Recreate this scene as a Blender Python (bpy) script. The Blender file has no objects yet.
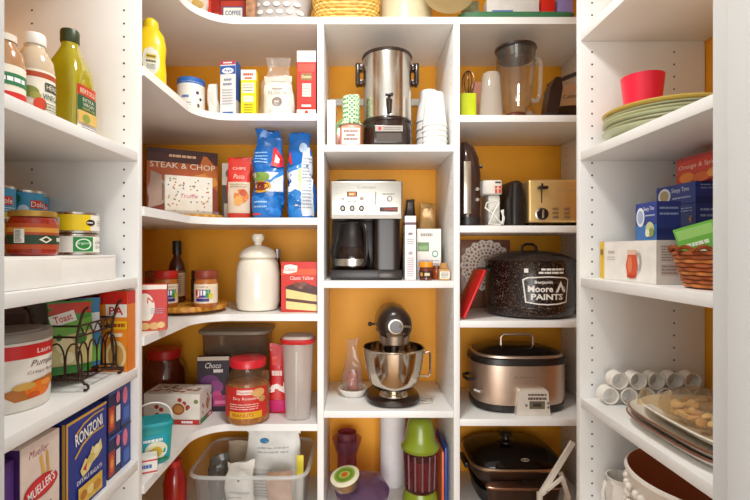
import bpy, bmesh, math, random
from mathutils import Vector, Matrix
from mathutils.bvhtree import BVHTree
from mathutils.geometry import tessellate_polygon
random.seed(7)
PI = math.pi
SC = bpy.context.scene
COL = SC.collection
E = 1.35            # eye height above the floor
FPX, VX, VY = 450.0, 357.0, 250.0

def PX(px, Y): return (px - VX) * Y / FPX
def SZ(n, Y): return n * Y / FPX
def ZZ(py, Y): return E + (VY - py) * Y / FPX

# ------------------------------------------------------------------ materials
_mats = {}
def lin(c):
    if isinstance(c, str):
        c = c.lstrip('#'); c = ''.join(q*2 for q in c) if len(c) == 3 else c; c = tuple(int(c[i:i+2], 16) / 255 for i in (0, 2, 4))
    return tuple((x / 12.92 if x <= 0.04045 else ((x + 0.055) / 1.055) ** 2.4) for x in c)

def _new(name):
    m = bpy.data.materials.new(name); m.use_nodes = True
    nt = m.node_tree; nt.nodes.clear()
    return m, nt, nt.nodes.new('ShaderNodeOutputMaterial')

def C(c, r=0.45, m=0.0, var=0.06, scale=30, bump=0.0, coat=0.0, stretch=None):
    """principled paint / plastic / card / metal with a slight procedural variation"""
    key = (c, r, m, var, scale, bump, coat, stretch)
    if key in _mats: return _mats[key]
    mt, nt, out = _new('surface_%s' % str(c).lstrip('#'))
    N, L = nt.nodes.new, nt.links.new
    b = N('ShaderNodeBsdfPrincipled'); L(b.outputs[0], out.inputs[0])
    b.inputs['Roughness'].default_value = r; b.inputs['Metallic'].default_value = m
    b.inputs['Coat Weight'].default_value = coat
    col = lin(c)
    tc = N('ShaderNodeTexCoord'); mp = N('ShaderNodeMapping'); L(tc.outputs['Object'], mp.inputs[0])
    if stretch: mp.inputs['Scale'].default_value = stretch
    nz = N('ShaderNodeTexNoise'); nz.inputs['Scale'].default_value = scale; nz.inputs['Detail'].default_value = 3
    L(mp.outputs[0], nz.inputs['Vector'])
    rp = N('ShaderNodeValToRGB')
    rp.color_ramp.elements[0].position = 0.3; rp.color_ramp.elements[1].position = 0.7
    rp.color_ramp.elements[0].color = tuple(x * (1 - var) for x in col) + (1,)
    rp.color_ramp.elements[1].color = tuple(min(1, x * (1 + var)) for x in col) + (1,)
    L(nz.outputs['Fac'], rp.inputs[0]); L(rp.outputs[0], b.inputs['Base Color'])
    if bump:
        bp = N('ShaderNodeBump'); bp.inputs['Strength'].default_value = bump; bp.inputs['Distance'].default_value = 0.002
        L(nz.outputs['Fac'], bp.inputs['Height']); L(bp.outputs[0], b.inputs['Normal'])
    _mats[key] = mt
    return mt

def steel(c='#c9c4bb', r=0.28): return C(c, r, 1.0, 0.05, 14, 0.02, 0, (1, 1, 30))
def SPK(c1, c2, scale=260, thr=0.62, r=0.25):
    """enamel with light specks"""
    key = ('spk', c1, c2, scale, thr)
    if key in _mats: return _mats[key]
    mt, nt, out = _new('speckled_enamel'); N, L = nt.nodes.new, nt.links.new
    b = N('ShaderNodeBsdfPrincipled'); L(b.outputs[0], out.inputs[0]); b.inputs['Roughness'].default_value = r
    tc = N('ShaderNodeTexCoord'); v = N('ShaderNodeTexNoise'); v.inputs['Scale'].default_value = scale
    v.inputs['Detail'].default_value = 1
    L(tc.outputs['Object'], v.inputs['Vector'])
    rp = N('ShaderNodeValToRGB'); rp.color_ramp.interpolation = 'CONSTANT'
    rp.color_ramp.elements[0].color = lin(c1) + (1,); rp.color_ramp.elements[1].color = lin(c2) + (1,)
    rp.color_ramp.elements[1].position = thr
    L(v.outputs['Fac'], rp.inputs[0]); L(rp.outputs[0], b.inputs['Base Color'])
    _mats[key] = mt
    return mt

def WEAVE(c1, c2, sx=60, sz=60):
    key = ('weave', c1, c2, sx, sz)
    if key in _mats: return _mats[key]
    mt, nt, out = _new('woven'); N, L = nt.nodes.new, nt.links.new
    b = N('ShaderNodeBsdfPrincipled'); L(b.outputs[0], out.inputs[0]); b.inputs['Roughness'].default_value = .7
    tc = N('ShaderNodeTexCoord'); v = N('ShaderNodeTexChecker'); v.inputs['Scale'].default_value = sx
    v.inputs['Color1'].default_value = lin(c1) + (1,); v.inputs['Color2'].default_value = lin(c2) + (1,)
    L(tc.outputs['Object'], v.inputs['Vector']); L(v.outputs['Color'], b.inputs['Base Color'])
    _mats[key] = mt
    return mt

def WOOD(c1, c2, scale=8):
    key = ('wood', c1, c2, scale)
    if key in _mats: return _mats[key]
    mt, nt, out = _new('wood_grain'); N, L = nt.nodes.new, nt.links.new
    b = N('ShaderNodeBsdfPrincipled'); L(b.outputs[0], out.inputs[0]); b.inputs['Roughness'].default_value = .4
    tc = N('ShaderNodeTexCoord'); v = N('ShaderNodeTexWave'); v.inputs['Scale'].default_value = scale
    v.inputs['Distortion'].default_value = 6
    rp = N('ShaderNodeValToRGB')
    rp.color_ramp.elements[0].color = lin(c1) + (1,); rp.color_ramp.elements[1].color = lin(c2) + (1,)
    L(tc.outputs['Object'], v.inputs['Vector']); L(v.outputs['Fac'], rp.inputs[0]); L(rp.outputs[0], b.inputs['Base Color'])
    _mats[key] = mt
    return mt

def CLEAR(tint='#ffffff', cloud=0.08, r=0.05, body='#ffffff', edge=.55):
    """glass or clear plastic: see-through tint, a little milkiness, fresnel gloss"""
    key = ('clear', tint, cloud, r, body, edge)
    if key in _mats: return _mats[key]
    mt, nt, out = _new('clear_%s' % tint.lstrip('#')); N, L = nt.nodes.new, nt.links.new
    t = N('ShaderNodeBsdfTransparent'); t.inputs[0].default_value = lin(tint) + (1,)
    d1 = N('ShaderNodeBsdfDiffuse'); d1.inputs['Color'].default_value = lin(body) + (1,)
    d2 = N('ShaderNodeBsdfTranslucent'); d2.inputs['Color'].default_value = lin(body) + (1,)
    d = N('ShaderNodeMixShader'); d.inputs[0].default_value = .4; L(d1.outputs[0], d.inputs[1]); L(d2.outputs[0], d.inputs[2])
    g = N('ShaderNodeBsdfGlossy'); g.inputs['Roughness'].default_value = r
    m1 = N('ShaderNodeMixShader'); m1.inputs[0].default_value = cloud
    L(t.outputs[0], m1.inputs[1]); L(d.outputs[0], m1.inputs[2])
    lw = N('ShaderNodeLayerWeight'); lw.inputs[0].default_value = .5
    p = N('ShaderNodeMath'); p.operation = 'POWER'; p.inputs[1].default_value = 4; L(lw.outputs['Facing'], p.inputs[0])
    f = N('ShaderNodeMath'); f.operation = 'MULTIPLY_ADD'; f.inputs[1].default_value = edge; f.inputs[2].default_value = .035; L(p.outputs[0], f.inputs[0])
    m2 = N('ShaderNodeMixShader'); L(f.outputs[0], m2.inputs[0]); L(m1.outputs[0], m2.inputs[1]); L(g.outputs[0], m2.inputs[2])
    L(m2.outputs[0], out.inputs[0])
    _mats[key] = mt
    return mt

def GLOW(c, s):
    mt, nt, out = _new('lamp_glow'); e = nt.nodes.new('ShaderNodeEmission')
    e.inputs[0].default_value = lin(c) + (1,); e.inputs[1].default_value = s
    nt.links.new(e.outputs[0], out.inputs[0]); return mt

# ------------------------------------------------------------------ lettering
_text = {}
def text_mesh(s, shear=0.0, bold=0.0):
    key = (s, shear, bold)
    if key in _text: return _text[key]
    cu = bpy.data.curves.new('lettering_src', 'FONT'); cu.body = s; cu.resolution_u = 2; cu.shear = shear; cu.offset = bold
    ob = bpy.data.objects.new('lettering_src', cu); COL.objects.link(ob)
    dg = bpy.context.evaluated_depsgraph_get(); dg.update()
    me = bpy.data.meshes.new_from_object(ob.evaluated_get(dg))
    v = [(p.co.x, p.co.y) for p in me.vertices]; f = [tuple(p.vertices) for p in me.polygons]
    bpy.data.objects.remove(ob); bpy.data.curves.remove(cu); bpy.data.meshes.remove(me)
    if v:
        x0 = min(p[0] for p in v); x1 = max(p[0] for p in v); y0 = min(p[1] for p in v); y1 = max(p[1] for p in v)
        v = [(p[0] - (x0 + x1) / 2, p[1] - (y0 + y1) / 2) for p in v]
        r = (v, f, x1 - x0, y1 - y0)
    else: r = ([], [], 1, 1)
    _text[key] = r
    return r

class Art:
    """flat printed artwork; coordinates are fractions (0..1) of the printed area, y up"""
    def __init__(s): s.items = []; s.lay = 0.0; s.hold = 0.0
    def _a(s, it): s.lay += s.hold or 1.0; s.items.append((s.lay, it)); return s
    def fine(s, on=True): s.hold = .06 if on else 0.0; return s
    def rect(s, x0, y0, x1, y1, c, rot=0, nx=12, ny=8): return s._a(('r', x0, y0, x1, y1, c, rot, nx, ny))
    def ell(s, cx, cy, rx, ry, c): return s._a(('e', cx, cy, rx, ry, c))
    def ring(s, cx, cy, rx, ry, k, c): return s._a(('o', cx, cy, rx, ry, k, c))
    def poly(s, pts, c): return s._a(('p', pts, c))
    def text(s, t, cx, cy, w, h, c, shear=0.0, bold=0.0, rot=0.0): return s._a(('t', t, cx, cy, w, h, c, shear, bold, rot))
    def lines(s, x0, x1, y0, y1, n, c, t=0.35, seed=1):
        """n rows of small print drawn as short bars of words"""
        rnd = random.Random(seed); s.lay += 1.0; s.hold = 1e-4
        for i in range(n):
            yy = y1 + (y0 - y1) * (i + .5) / n; hh = abs(y1 - y0) / n * t / 2; x = x0
            while x < x1 - .02:
                w = min(rnd.uniform(.06, .2) * (x1 - x0) * 1.2, x1 - x); s.rect(x, yy - hh, x + w * .85, yy + hh, c, 0, 2, 1); x += w
        s.hold = 0.0; return s
    def bars(s, cx, cy, w, h, c): return s.lines(cx-w/2, cx+w/2, cy-h/2, cy+h/2, 1, c, .75, int(w*1000))
    def geo(s, w, h):
        out = []
        for lay, it in s.items:
            k = it[0]
            if k == 'r':
                _, x0, y0, x1, y1, c, rot, nx, ny = it
                v = [((x0 + (x1 - x0) * i / nx) * w, (y0 + (y1 - y0) * j / ny) * h) for j in range(ny + 1) for i in range(nx + 1)]
                if rot:
                    mx, my = (x0 + x1) / 2 * w, (y0 + y1) / 2 * h; ca, sa = math.cos(rot), math.sin(rot)
                    v = [(mx + (a - mx) * ca - (b - my) * sa, my + (a - mx) * sa + (b - my) * ca) for a, b in v]
                f = [(j*(nx+1)+i, j*(nx+1)+i+1, (j+1)*(nx+1)+i+1, (j+1)*(nx+1)+i) for j in range(ny) for i in range(nx)]
            elif k == 'e':
                _, cx, cy, rx, ry, c = it; n = 20
                v = [(cx * w, cy * h)]; f = []
                for q in (.5, 1):
                    v += [((cx + rx * q * math.cos(2*PI*i/n)) * w, (cy + ry * q * math.sin(2*PI*i/n)) * h) for i in range(n)]
                f = [(0, 1+i, 1+(i+1) % n) for i in range(n)] + [(1+i, 1+n+i, 1+n+(i+1) % n, 1+(i+1) % n) for i in range(n)]
            elif k == 'o':
                _, cx, cy, rx, ry, kk, c = it; n = 24; v = []
                for q in (kk, 1): v += [((cx + rx*q*math.cos(2*PI*i/n)) * w, (cy + ry*q*math.sin(2*PI*i/n)) * h) for i in range(n)]
                f = [(i, n+i, n+(i+1) % n, (i+1) % n) for i in range(n)]
            elif k == 'p':
                _, pts, c = it
                tris = tessellate_polygon([[Vector((a*w, b*h, 0)) for a, b in pts]])
                v = [(a*w, b*h) for a, b in pts]; f = []; lim = .05*max(w, h); st = [tuple(q) for q in tris]
                while st:
                    q = st.pop(); e = [math.dist(v[q[i]], v[q[(i+1) % 3]]) for i in range(3)]; k = e.index(max(e))
                    if e[k] <= lim: f.append(q); continue
                    a, b, d_ = q[k], q[(k+1) % 3], q[(k+2) % 3]
                    v.append(((v[a][0]+v[b][0])/2, (v[a][1]+v[b][1])/2)); n = len(v)-1
                    st += [(a, n, d_), (n, b, d_)]
            else:
                _, t, cx, cy, tw, th, c, sh, bo, rot = it
                v0, f, bw, bh = text_mesh(t, sh, bo)
                if not v0: continue
                sx = tw * w / bw if tw else th * h / bh
                sy = th * h / bh if th else sx
                ca, sa = math.cos(rot), math.sin(rot)
                v = [(cx*w + a*sx*ca - b*sy*sa, cy*h + a*sx*sa + b*sy*ca) for a, b in v0]
            out.append((lay-1, v, f, c if not isinstance(c, str) else C(c, .45)))
        return out

# ------------------------------------------------------------------ mesh builder
def nvec(p):
    """fixed smooth pseudo-noise, the same on every run"""
    x, y, z = p
    return Vector((math.sin(x*1.9 + 1.7*math.sin(y*1.3 + z*.7) + .4), math.sin(y*2.1 + 1.5*math.sin(z*1.7 + x*.9) + 1.9), math.sin(z*1.8 + 1.6*math.sin(x*1.5 + y*1.1) + 3.1)))*.62
def spow(a, p): return math.copysign(abs(a) ** p, a)

class MB:
    def __init__(s): s.v = []; s.f = []; s.m = []; s.mats = []; s.X = Matrix(); s.sm = []
    def mi(s, m):
        if isinstance(m, str): m = C(m)
        if m not in s.mats: s.mats.append(m)
        return s.mats.index(m)
    def add(s, v, f, m, smooth=True):
        b = len(s.v); i = s.mi(m)
        s.v += [s.X @ Vector(p) for p in v]
        for q in f: s.f.append(tuple(b + k for k in q)); s.m.append(i); s.sm.append(smooth)
        return s
    def at(s, x=0, y=0, z=0, rz=0, rx=0, ry=0):
        s.X = Matrix.Translation((x, y, z)) @ Matrix.Rotation(rz, 4, 'Z') @ Matrix.Rotation(ry, 4, 'Y') @ Matrix.Rotation(rx, 4, 'X'); return s
    def box(s, x0, x1, y0, y1, z0, z1, m, bev=0.0015, seg=2):
        bm = bmesh.new(); bmesh.ops.create_cube(bm, size=1)
        for p in bm.verts: p.co = Vector((x0 + (p.co.x + .5) * (x1 - x0), y0 + (p.co.y + .5) * (y1 - y0), z0 + (p.co.z + .5) * (z1 - z0)))
        bev = min(bev, .45 * min(x1 - x0, y1 - y0, z1 - z0))
        if bev > 0: bmesh.ops.bevel(bm, geom=bm.edges[:], offset=bev, segments=seg, affect='EDGES', profile=.5)
        bm.verts.index_update()
        s.add([p.co[:] for p in bm.verts], [tuple(q.index for q in fc.verts) for fc in bm.faces], m); bm.free(); return s
    def prism(s, pts, z0, z1, m, axis='z'):
        n = len(pts)
        def q(a, b, c): return (a, b, c) if axis == 'z' else ((a, c, b) if axis == 'y' else (c, a, b))
        v = [q(a, b, z0) for a, b in pts] + [q(a, b, z1) for a, b in pts]
        f = [tuple(range(n))[::-1], tuple(range(n, 2*n))] + [(i, (i+1) % n, n+(i+1) % n, n+i) for i in range(n)]
        if axis == 'y': f = [t[::-1] for t in f]
        return s.add(v, f, m)
    def loft(s, secs, m, seg=28, cap0=True, cap1=True):
        """rings (z, rx, ry, n, cx, cy) of superellipses; m: a material or one per gap"""
        v, f = [], []
        for sc in secs:
            z, rx = sc[0], sc[1]; ry = sc[2] if len(sc) > 2 and sc[2] is not None else rx
            n = sc[3] if len(sc) > 3 else 2; cx = sc[4] if len(sc) > 4 else 0; cy = sc[5] if len(sc) > 5 else 0
            for i in range(seg):
                t = 2*PI*(i+.5)/seg
                v.append((cx + rx*spow(math.cos(t), 2/n), cy + ry*spow(math.sin(t), 2/n), z))
        ml = m if isinstance(m, (list, tuple)) else [m] * (len(secs) - 1)
        b = len(s.v); s.v += [s.X @ Vector(p) for p in v]
        for k in range(len(secs) - 1):
            mi = s.mi(ml[k])
            for i in range(seg):
                j = (i+1) % seg
                s.f.append((b+k*seg+i, b+k*seg+j, b+(k+1)*seg+j, b+(k+1)*seg+i)); s.m.append(mi); s.sm.append(True)
        if cap0: s.f.append(tuple(b+i for i in range(seg))[::-1]); s.m.append(s.mi(ml[0])); s.sm.append(True)
        if cap1: s.f.append(tuple(b+(len(secs)-1)*seg+i for i in range(seg))); s.m.append(s.mi(ml[-1])); s.sm.append(True)
        return s
    def lathe(s, prof, m, seg=32, a0=0.0):
        rings = []; b0 = len(s.v)
        ml = m if isinstance(m, (list, tuple)) else [m] * (len(prof) - 1)
        for r, z in prof:
            b = len(s.v)
            if r < 1e-5: s.v.append(s.X @ Vector((0, 0, z))); rings.append([b])
            else:
                s.v += [s.X @ Vector((r*math.cos(a0+2*PI*i/seg), r*math.sin(a0+2*PI*i/seg), z)) for i in range(seg)]
                rings.append([b+i for i in range(seg)])
        for k in range(len(prof)-1):
            A, B = rings[k], rings[k+1]; mi = s.mi(ml[k])
            for i in range(seg):
                j = (i+1) % seg
                if len(A) == 1 and len(B) == 1: continue
                if len(A) == 1: q = (A[0], B[j], B[i])
                elif len(B) == 1: q = (A[i], A[j], B[0])
                else: q = (A[i], A[j], B[j], B[i])
                s.f.append(q); s.m.append(mi); s.sm.append(True)
        return s
    def cyl(s, r, z0, z1, m, seg=28, bev=.0015):
        return s.lathe([(0, z0), (r-bev, z0), (r, z0+bev), (r, z1-bev), (r-bev, z1), (0, z1)], m, seg)
    def ball(s, x, y, z, rx, ry, rz, m, nu=16, nv=10):
        v = [(x, y, z-rz)]; f = []
        for j in range(1, nv):
            p = -PI/2 + PI*j/nv
            v += [(x+rx*math.cos(p)*math.cos(2*PI*i/nu), y+ry*math.cos(p)*math.sin(2*PI*i/nu), z+rz*math.sin(p)) for i in range(nu)]
        v.append((x, y, z+rz)); L = len(v)-1
        f += [(0, 1+(i+1) % nu, 1+i) for i in range(nu)]
        for j in range(nv-2):
            f += [(1+j*nu+i, 1+j*nu+(i+1) % nu, 1+(j+1)*nu+(i+1) % nu, 1+(j+1)*nu+i) for i in range(nu)]
        f += [(1+(nv-2)*nu+i, 1+(nv-2)*nu+(i+1) % nu, L) for i in range(nu)]
        return s.add(v, f, m)
    def tube(s, pts, r, m, seg=8, closed=False, flat=1.0):
        pts = [Vector(p) for p in pts]; n = len(pts); v, f = [], []
        up = None
        for i, p in enumerate(pts):
            a = pts[(i-1) % n] if (closed or i > 0) else p; b = pts[(i+1) % n] if (closed or i < n-1) else p
            t = (b-a).normalized() if (b-a).length > 1e-9 else Vector((0, 0, 1))
            if up is None:
                up = Vector((0, 0, 1)) if abs(t.z) < .9 else Vector((1, 0, 0))
            up = (up - t*up.dot(t)).normalized() if (up - t*up.dot(t)).length > 1e-6 else t.orthogonal().normalized()
            sd = t.cross(up)
            rr = r[i] if isinstance(r, (list, tuple)) else r
            v += [p + up*rr*math.cos(2*PI*k/seg) + sd*rr*flat*math.sin(2*PI*k/seg) for k in range(seg)]
        for i in range(n if closed else n-1):
            j = (i+1) % n
            f += [(i*seg+k, i*seg+(k+1) % seg, j*seg+(k+1) % seg, j*seg+k) for k in range(seg)]
        if not closed: f += [tuple(range(seg))[::-1], tuple((n-1)*seg+k for k in range(seg))]
        return s.add(v, f, m)
    def crumple(s, amp, freq=25, start=0, seed=0):
        o = Vector((seed*3.1, seed*1.7, seed*.9))
        for i in range(start, len(s.v)):
            p = s.v[i]; s.v[i] = p + nvec(p*freq + o)*amp + nvec(p*freq*2.6 + o)*amp*.5
        return s
    def decal(s, art, org, right, up, w, h, off=.0006, cast=True, step=.0003):
        org, right, up = Vector(org), Vector(right).normalized(), Vector(up).normalized()
        org = s.X @ org; R3 = s.X.to_3x3(); right = R3 @ right; up = R3 @ up
        n = right.cross(up)
        bv = BVHTree.FromPolygons(s.v, s.f) if cast else None
        keep, s.X = s.X, Matrix()
        for li, v, f, c in art.geo(w, h):
            o = off + li*step; pts = []; bad = set()
            for k, (a, b) in enumerate(v):
                p = org + right*(a - w/2) + up*b
                if bv:
                    hit = bv.ray_cast(p + n*.5, -n)
                    if hit[0] is None: bad.add(k); pts.append(p)
                    else: pts.append(hit[0] + n*o*(1 if True else 0) + hit[1]*(o*.5 if hit[1].dot(n) > 0 else 0))
                else: pts.append(p + n*o)
            s.add(pts, [q for q in f if not any(k in bad for k in q)], c, False)
        s.X = keep
        return s
    def build(s, name, parent=None, ang=38, label=None, kind=None):
        me = bpy.data.meshes.new(name)
        me.from_pydata([p[:] for p in s.v], [], s.f)
        for m in s.mats: me.materials.append(m)
        for i, p in enumerate(me.polygons): p.material_index = s.m[i]; p.use_smooth = s.sm[i]
        me.update()
        try: me.set_sharp_from_angle(angle=math.radians(ang))
        except Exception: pass
        o = bpy.data.objects.new(name, me); COL.objects.link(o)
        if parent: o.parent = parent
        if label: o['label'] = label
        if kind: o['kind'] = kind
        return o

def prints_only(m, nv, nb):
    """keep just the printed pieces laid over a shape (drop the helper shape itself)"""
    m.v = m.v[nv:]; m.f = [tuple(k-nv for k in q) for q in m.f[nb:]]; m.m = m.m[nb:]; m.sm = m.sm[nb:]
    return m

def tag(o, label, cat, group=None, kind=None):
    o['label'] = label; o['category'] = cat
    if group: o['group'] = group
    if kind: o['kind'] = kind
    return o
def thing(name, label, cat, loc, rz=0, group=None):
    o = bpy.data.objects.new(name, None); o.empty_display_size = .02; COL.objects.link(o)
    o.location = loc; o.rotation_euler = (0, 0, rz)
    return tag(o, label, cat, group)
def solo(mb, name, label, cat, loc, rz=0, group=None, rx=0, ry=0):
    o = mb.build(name); o.location = loc; o.rotation_euler = (rx, ry, rz)
    return tag(o, label, cat, group)
def dup(o, loc=None, rz=None, label=None, parent=None):
    c = o.copy(); COL.objects.link(c)
    if parent: c.parent = parent
    if loc is not None: c.location = loc
    if rz is not None: c.rotation_euler = (o.rotation_euler[0], o.rotation_euler[1], rz)
    if label: c['label'] = label
    for ch in list(o.children): dup(ch, parent=c)
    return c
G = .0006   # resting gap

def carton(name, label, cat, X, Y, z, w, h, d, body, front=None, side=None, top=None, rz=0, group=None, bev=.001, rx=0):
    """printed card box; (X, Y, z) is the middle of the foot of its front face"""
    mb = MB(); mb.box(-w/2, w/2, 0, d, 0, h, body, bev)
    if front: mb.decal(front, (0, 0, 0), (1, 0, 0), (0, 0, 1), w, h, cast=False)
    if side:
        mb.decal(side, (w/2, d/2, 0), (0, 1, 0), (0, 0, 1), d, h, cast=False)
        mb.decal(side, (-w/2, d/2, 0), (0, -1, 0), (0, 0, 1), d, h, cast=False)
    if top: mb.decal(top, (0, 0, h), (1, 0, 0), (0, 1, 0), w, d, cast=False)
    return solo(mb, name, label, cat, (X, Y, z+G), rz, group, rx)

def pouch_mb(w, h, t, m, seal=.02, amp=.004, seed=0, topw=1.0, n=2.6, seg=36, freq=28, lean=0):
    """pillow bag standing up: flat seal on top, round belly"""
    mb = MB(); secs = []
    K = 14
    for i in range(K+1):
        u = i/K; z = u*(h-seal)
        e = math.sin(PI*min(1, (u*.9+.12)))**.55
        rx = w/2*(.93+.07*math.sin(PI*u))*(1+(topw-1)*u)
        secs.append((z, rx, max(.0035, t/2*e*(1-.72*u**2.4)), n, 0, lean*u))
    secs.append((h-seal, w/2*topw*.985, .0035, 3, 0, lean)); secs.append((h, w/2*topw, .002, 3, 0, lean*1.08))
    mb.loft(secs, m, seg); mb.crumple(amp, freq, 0, seed)
    for i, p in enumerate(mb.v):
        if p.z < 0: mb.v[i] = Vector((p.x, p.y, 0))
    return mb
# ================================================================== the room
YF, YB = 1.49, 1.835          # front and back of the shelving on the back wall
YL, YR = 1.085, 1.169         # far end panels of the two side units
XL, XR = -.527, .579          # their front edges
WL, WR = -.86, .906           # side walls
CEIL = E + 1.15
white = C('#f0efed', .38, 0, .02, 6)
whitewall = C('#e9e6e0', .6, 0, .02, 4)
paint = C('#f0a41c', .55, 0, .05, 3)
hole = C('#4a3a30', .8)
def struct(mb, name):
    o = mb.build(name); o['kind'] = 'structure'; return o
struct(MB().box(WL-.1, WR+.1, YB, YB+.1, 0, CEIL, paint, 0), 'wall_back')
struct(MB().box(WL-.1, WL, -.0+.40, YB, 0, CEIL, paint, 0), 'wall_left')
struct(MB().box(WR, WR+.1, .40, YB, 0, CEIL, paint, 0), 'wall_right')
fw = MB(); fw.box(WL, -.45, .40, .53, 0, CEIL, whitewall, 0); fw.box(.454, WR, .40, .53, 0, CEIL, whitewall, 0)
fw.box(-.45, .454, .40, .53, 2.22, CEIL, whitewall, 0)
struct(fw, 'wall_front')
struct(MB().box(WL-.1, WR+.1, -1.6, YB+.1, -.06, 0, WOOD('#c09468', '#d4aa7c', 3), 0), 'floor')
struct(MB().box(WL-.1, WR+.1, .40, YB+.1, CEIL, CEIL+.06, C('#f4f2ee', .7, 0, .02, 4), 0), 'ceiling')
jw = C('#d2d4d4', .4, 0, .02, 5)
t = MB(); t.box(-.45, -.430, .385, .55, 0, 2.22, jw, .002); t.box(-.43, -.418, .43, .515, 0, 2.2, jw, .003); struct(t, 'trim_1')
t = MB(); t.box(.434, .454, .385, .55, 0, 2.22, jw, .002); t.box(.422, .434, .43, .515, 0, 2.2, jw, .003); struct(t, 'trim_2')
t = MB(); t.box(-.43, .434, .385, .55, 2.2, 2.22, jw, .002); struct(t, 'trim_3')

# ------------------------------------------------------------------ shelving
TH = .023
zL = [E+v for v in (.236, -.066, -.283, -.506)]        # side unit by the oil bottles
zR = [E+v for v in (.565, .255, -.072, -.384, -.68)]   # side unit with the plates
zK = [E+v for v in (.452, .107, -.212, -.576, -.92)]   # corner shelves
zC = [E+v for v in (.349, -.103, -.533, -.90)]         # middle bay
zE = [E+v for v in (.447, .081, -.234, -.56, -.90)]    # end bay
zT = E + .7715                                         # long top shelf
X1, X2 = -.131, -.110       # first divider
X3, X4 = .320, .340         # second divider
X5 = .831
# top of dividers under the long shelf
UT = zT - TH

def pins(mb, face, u0, zlist, m=hole):
    """shelf pin holes: face(u, z) -> point, and its two axes"""
    for z in zlist:
        n = 8
        mb.add([face(u0 + .0026*math.cos(2*PI*k/n), z + .0026*math.sin(2*PI*k/n)) for k in range(n)], [tuple(range(n))], m, False)

def side_unit(xf, xw, y0, y1, zs, label, holes):
    t = thing('shelving_unit', label, 'shelves', ((xf+xw)/2, (y0+y1)/2, 0))
    ox, oy = t.location.x, t.location.y
    a, b = sorted((xf, xw)); a -= ox; b -= ox; s = 1 if xw > xf else -1
    if s > 0: b -= .002
    else: a += .002
    top = CEIL - .02
    m = MB(); m.box(a, b, y1-oy, y1-oy+.019, 0, top, white, .001)
    zz = [.2 + .032*k for k in range(int((top-.3)/.032))]
    zz = [z for z in zz if not any(q-TH-.004 < z < q+.004 for q in zs)]
    for hx in holes: pins(m, lambda u, z: (u, y1-oy-.0003, z), hx-ox, zz)
    m.build('end_panel', t)
    m = MB(); m.box(a, b, y0-oy, y0-oy+.019, 0, top, white, .001); m.build('end_panel', t)
    for z in zs:
        MB().box(a+(.001 if s > 0 else 0), b-(0 if s > 0 else .001), y0-oy+.0195, y1-oy-.0005, z-TH, z, white, .0012).build('shelf', t)
    return t
def hX(px, Y): return PX(px, Y)
side_unit(XL, WL, .56, YL, zL + [E+.76, E-.78, .1], 'white shelving unit holding the oil bottles and pasta boxes', (hX(32, YL), hX(124, YL)))
side_unit(XR, WR, .56, YR, zR + [E+.88, .1], 'white shelving unit holding the plates and tea boxes', (hX(592, YR), hX(674, YR)))

def corner_poly(xw, xr, y0, leg, r=.11):
    """L-shaped board with a rounded inner corner"""
    pts = [(xw, y0), (leg, y0)]
    for k in range(13):
        a = PI - PI/2*k/12
        pts.append((leg + r + r*math.cos(a), YF - r + r*math.sin(a)))
    pts += [(xr, YF), (xr, YB-.001), (xw, YB-.001)]
    return pts
LEG = -.522
t = thing('corner_shelving', 'white corner shelving with rounded L-shaped boards holding chips and peanut jar', 'shelves', (-.6, 1.6, 0))
for z in zK + [.1]:
    m = MB(); m.at(.6, -1.6, 0); m.prism(corner_poly(WL+.002, X1-.0005, YL+.0195, LEG), z-TH, z, white); m.build('shelf', t)
t = thing('shelving_unit', 'white shelving tower in the middle holding the urn, coffee maker and mixer', 'shelves', (.1, 1.66, 0))
for a, b in ((X1, X2), (X3, X4)):
    m = MB(); m.at(-.1, -1.66, 0); m.box(a, b, YF-.003, YB-.001, 0, UT-.001, white, .001)
    zz = [.25 + .032*k for k in range(56)]
    for yy in (YF+.04, YB-.05):
        pins(m, (lambda xx: (lambda u, z: (xx, u, z)))((b+.0003) if a < 0 else (a-.0003)), yy, zz)
    m.build('side_panel', t)
for z in zC + [.1]:
    MB().at(-.1, -1.66, 0).box(X2+.0005, X3-.0005, YF, YB-.001, z-TH, z, white, .0012).build('shelf', t)
t = thing('shelving_unit', 'white shelving bay at the far end holding the blender, toaster and pots', 'shelves', (.57, 1.66, 0))
m = MB(); m.at(-.57, -1.66, 0); m.box(X5, X5+.019, YF-.003, YB-.001, 0, UT-.001, white, .001)
for yy in (YF+.04, YB-.05): pins(m, lambda u, z: (X5-.0003, u, z), yy, [.25 + .032*k for k in range(56)])
m.build('side_panel', t)
for z in zE + [.1]:
    MB().at(-.57, -1.66, 0).box(X4+.0005, X5-.0005, YF, YB-.001, z-TH, z, white, .0012).build('shelf', t)
m = MB(); m.prism(corner_poly(WL+.002, X5+.03, YL+.0195, LEG-.01, .14), zT-TH, zT, white)
tag(m.build('shelf'), 'long white top shelf running above all the bays with a rounded inner corner', 'shelf')
m = MB(); m.box(X2+.001, X3-.001, YB-.015, YB-.0005, E+.585, E+.612, white, .002); struct(m, 'trim_4')

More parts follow.
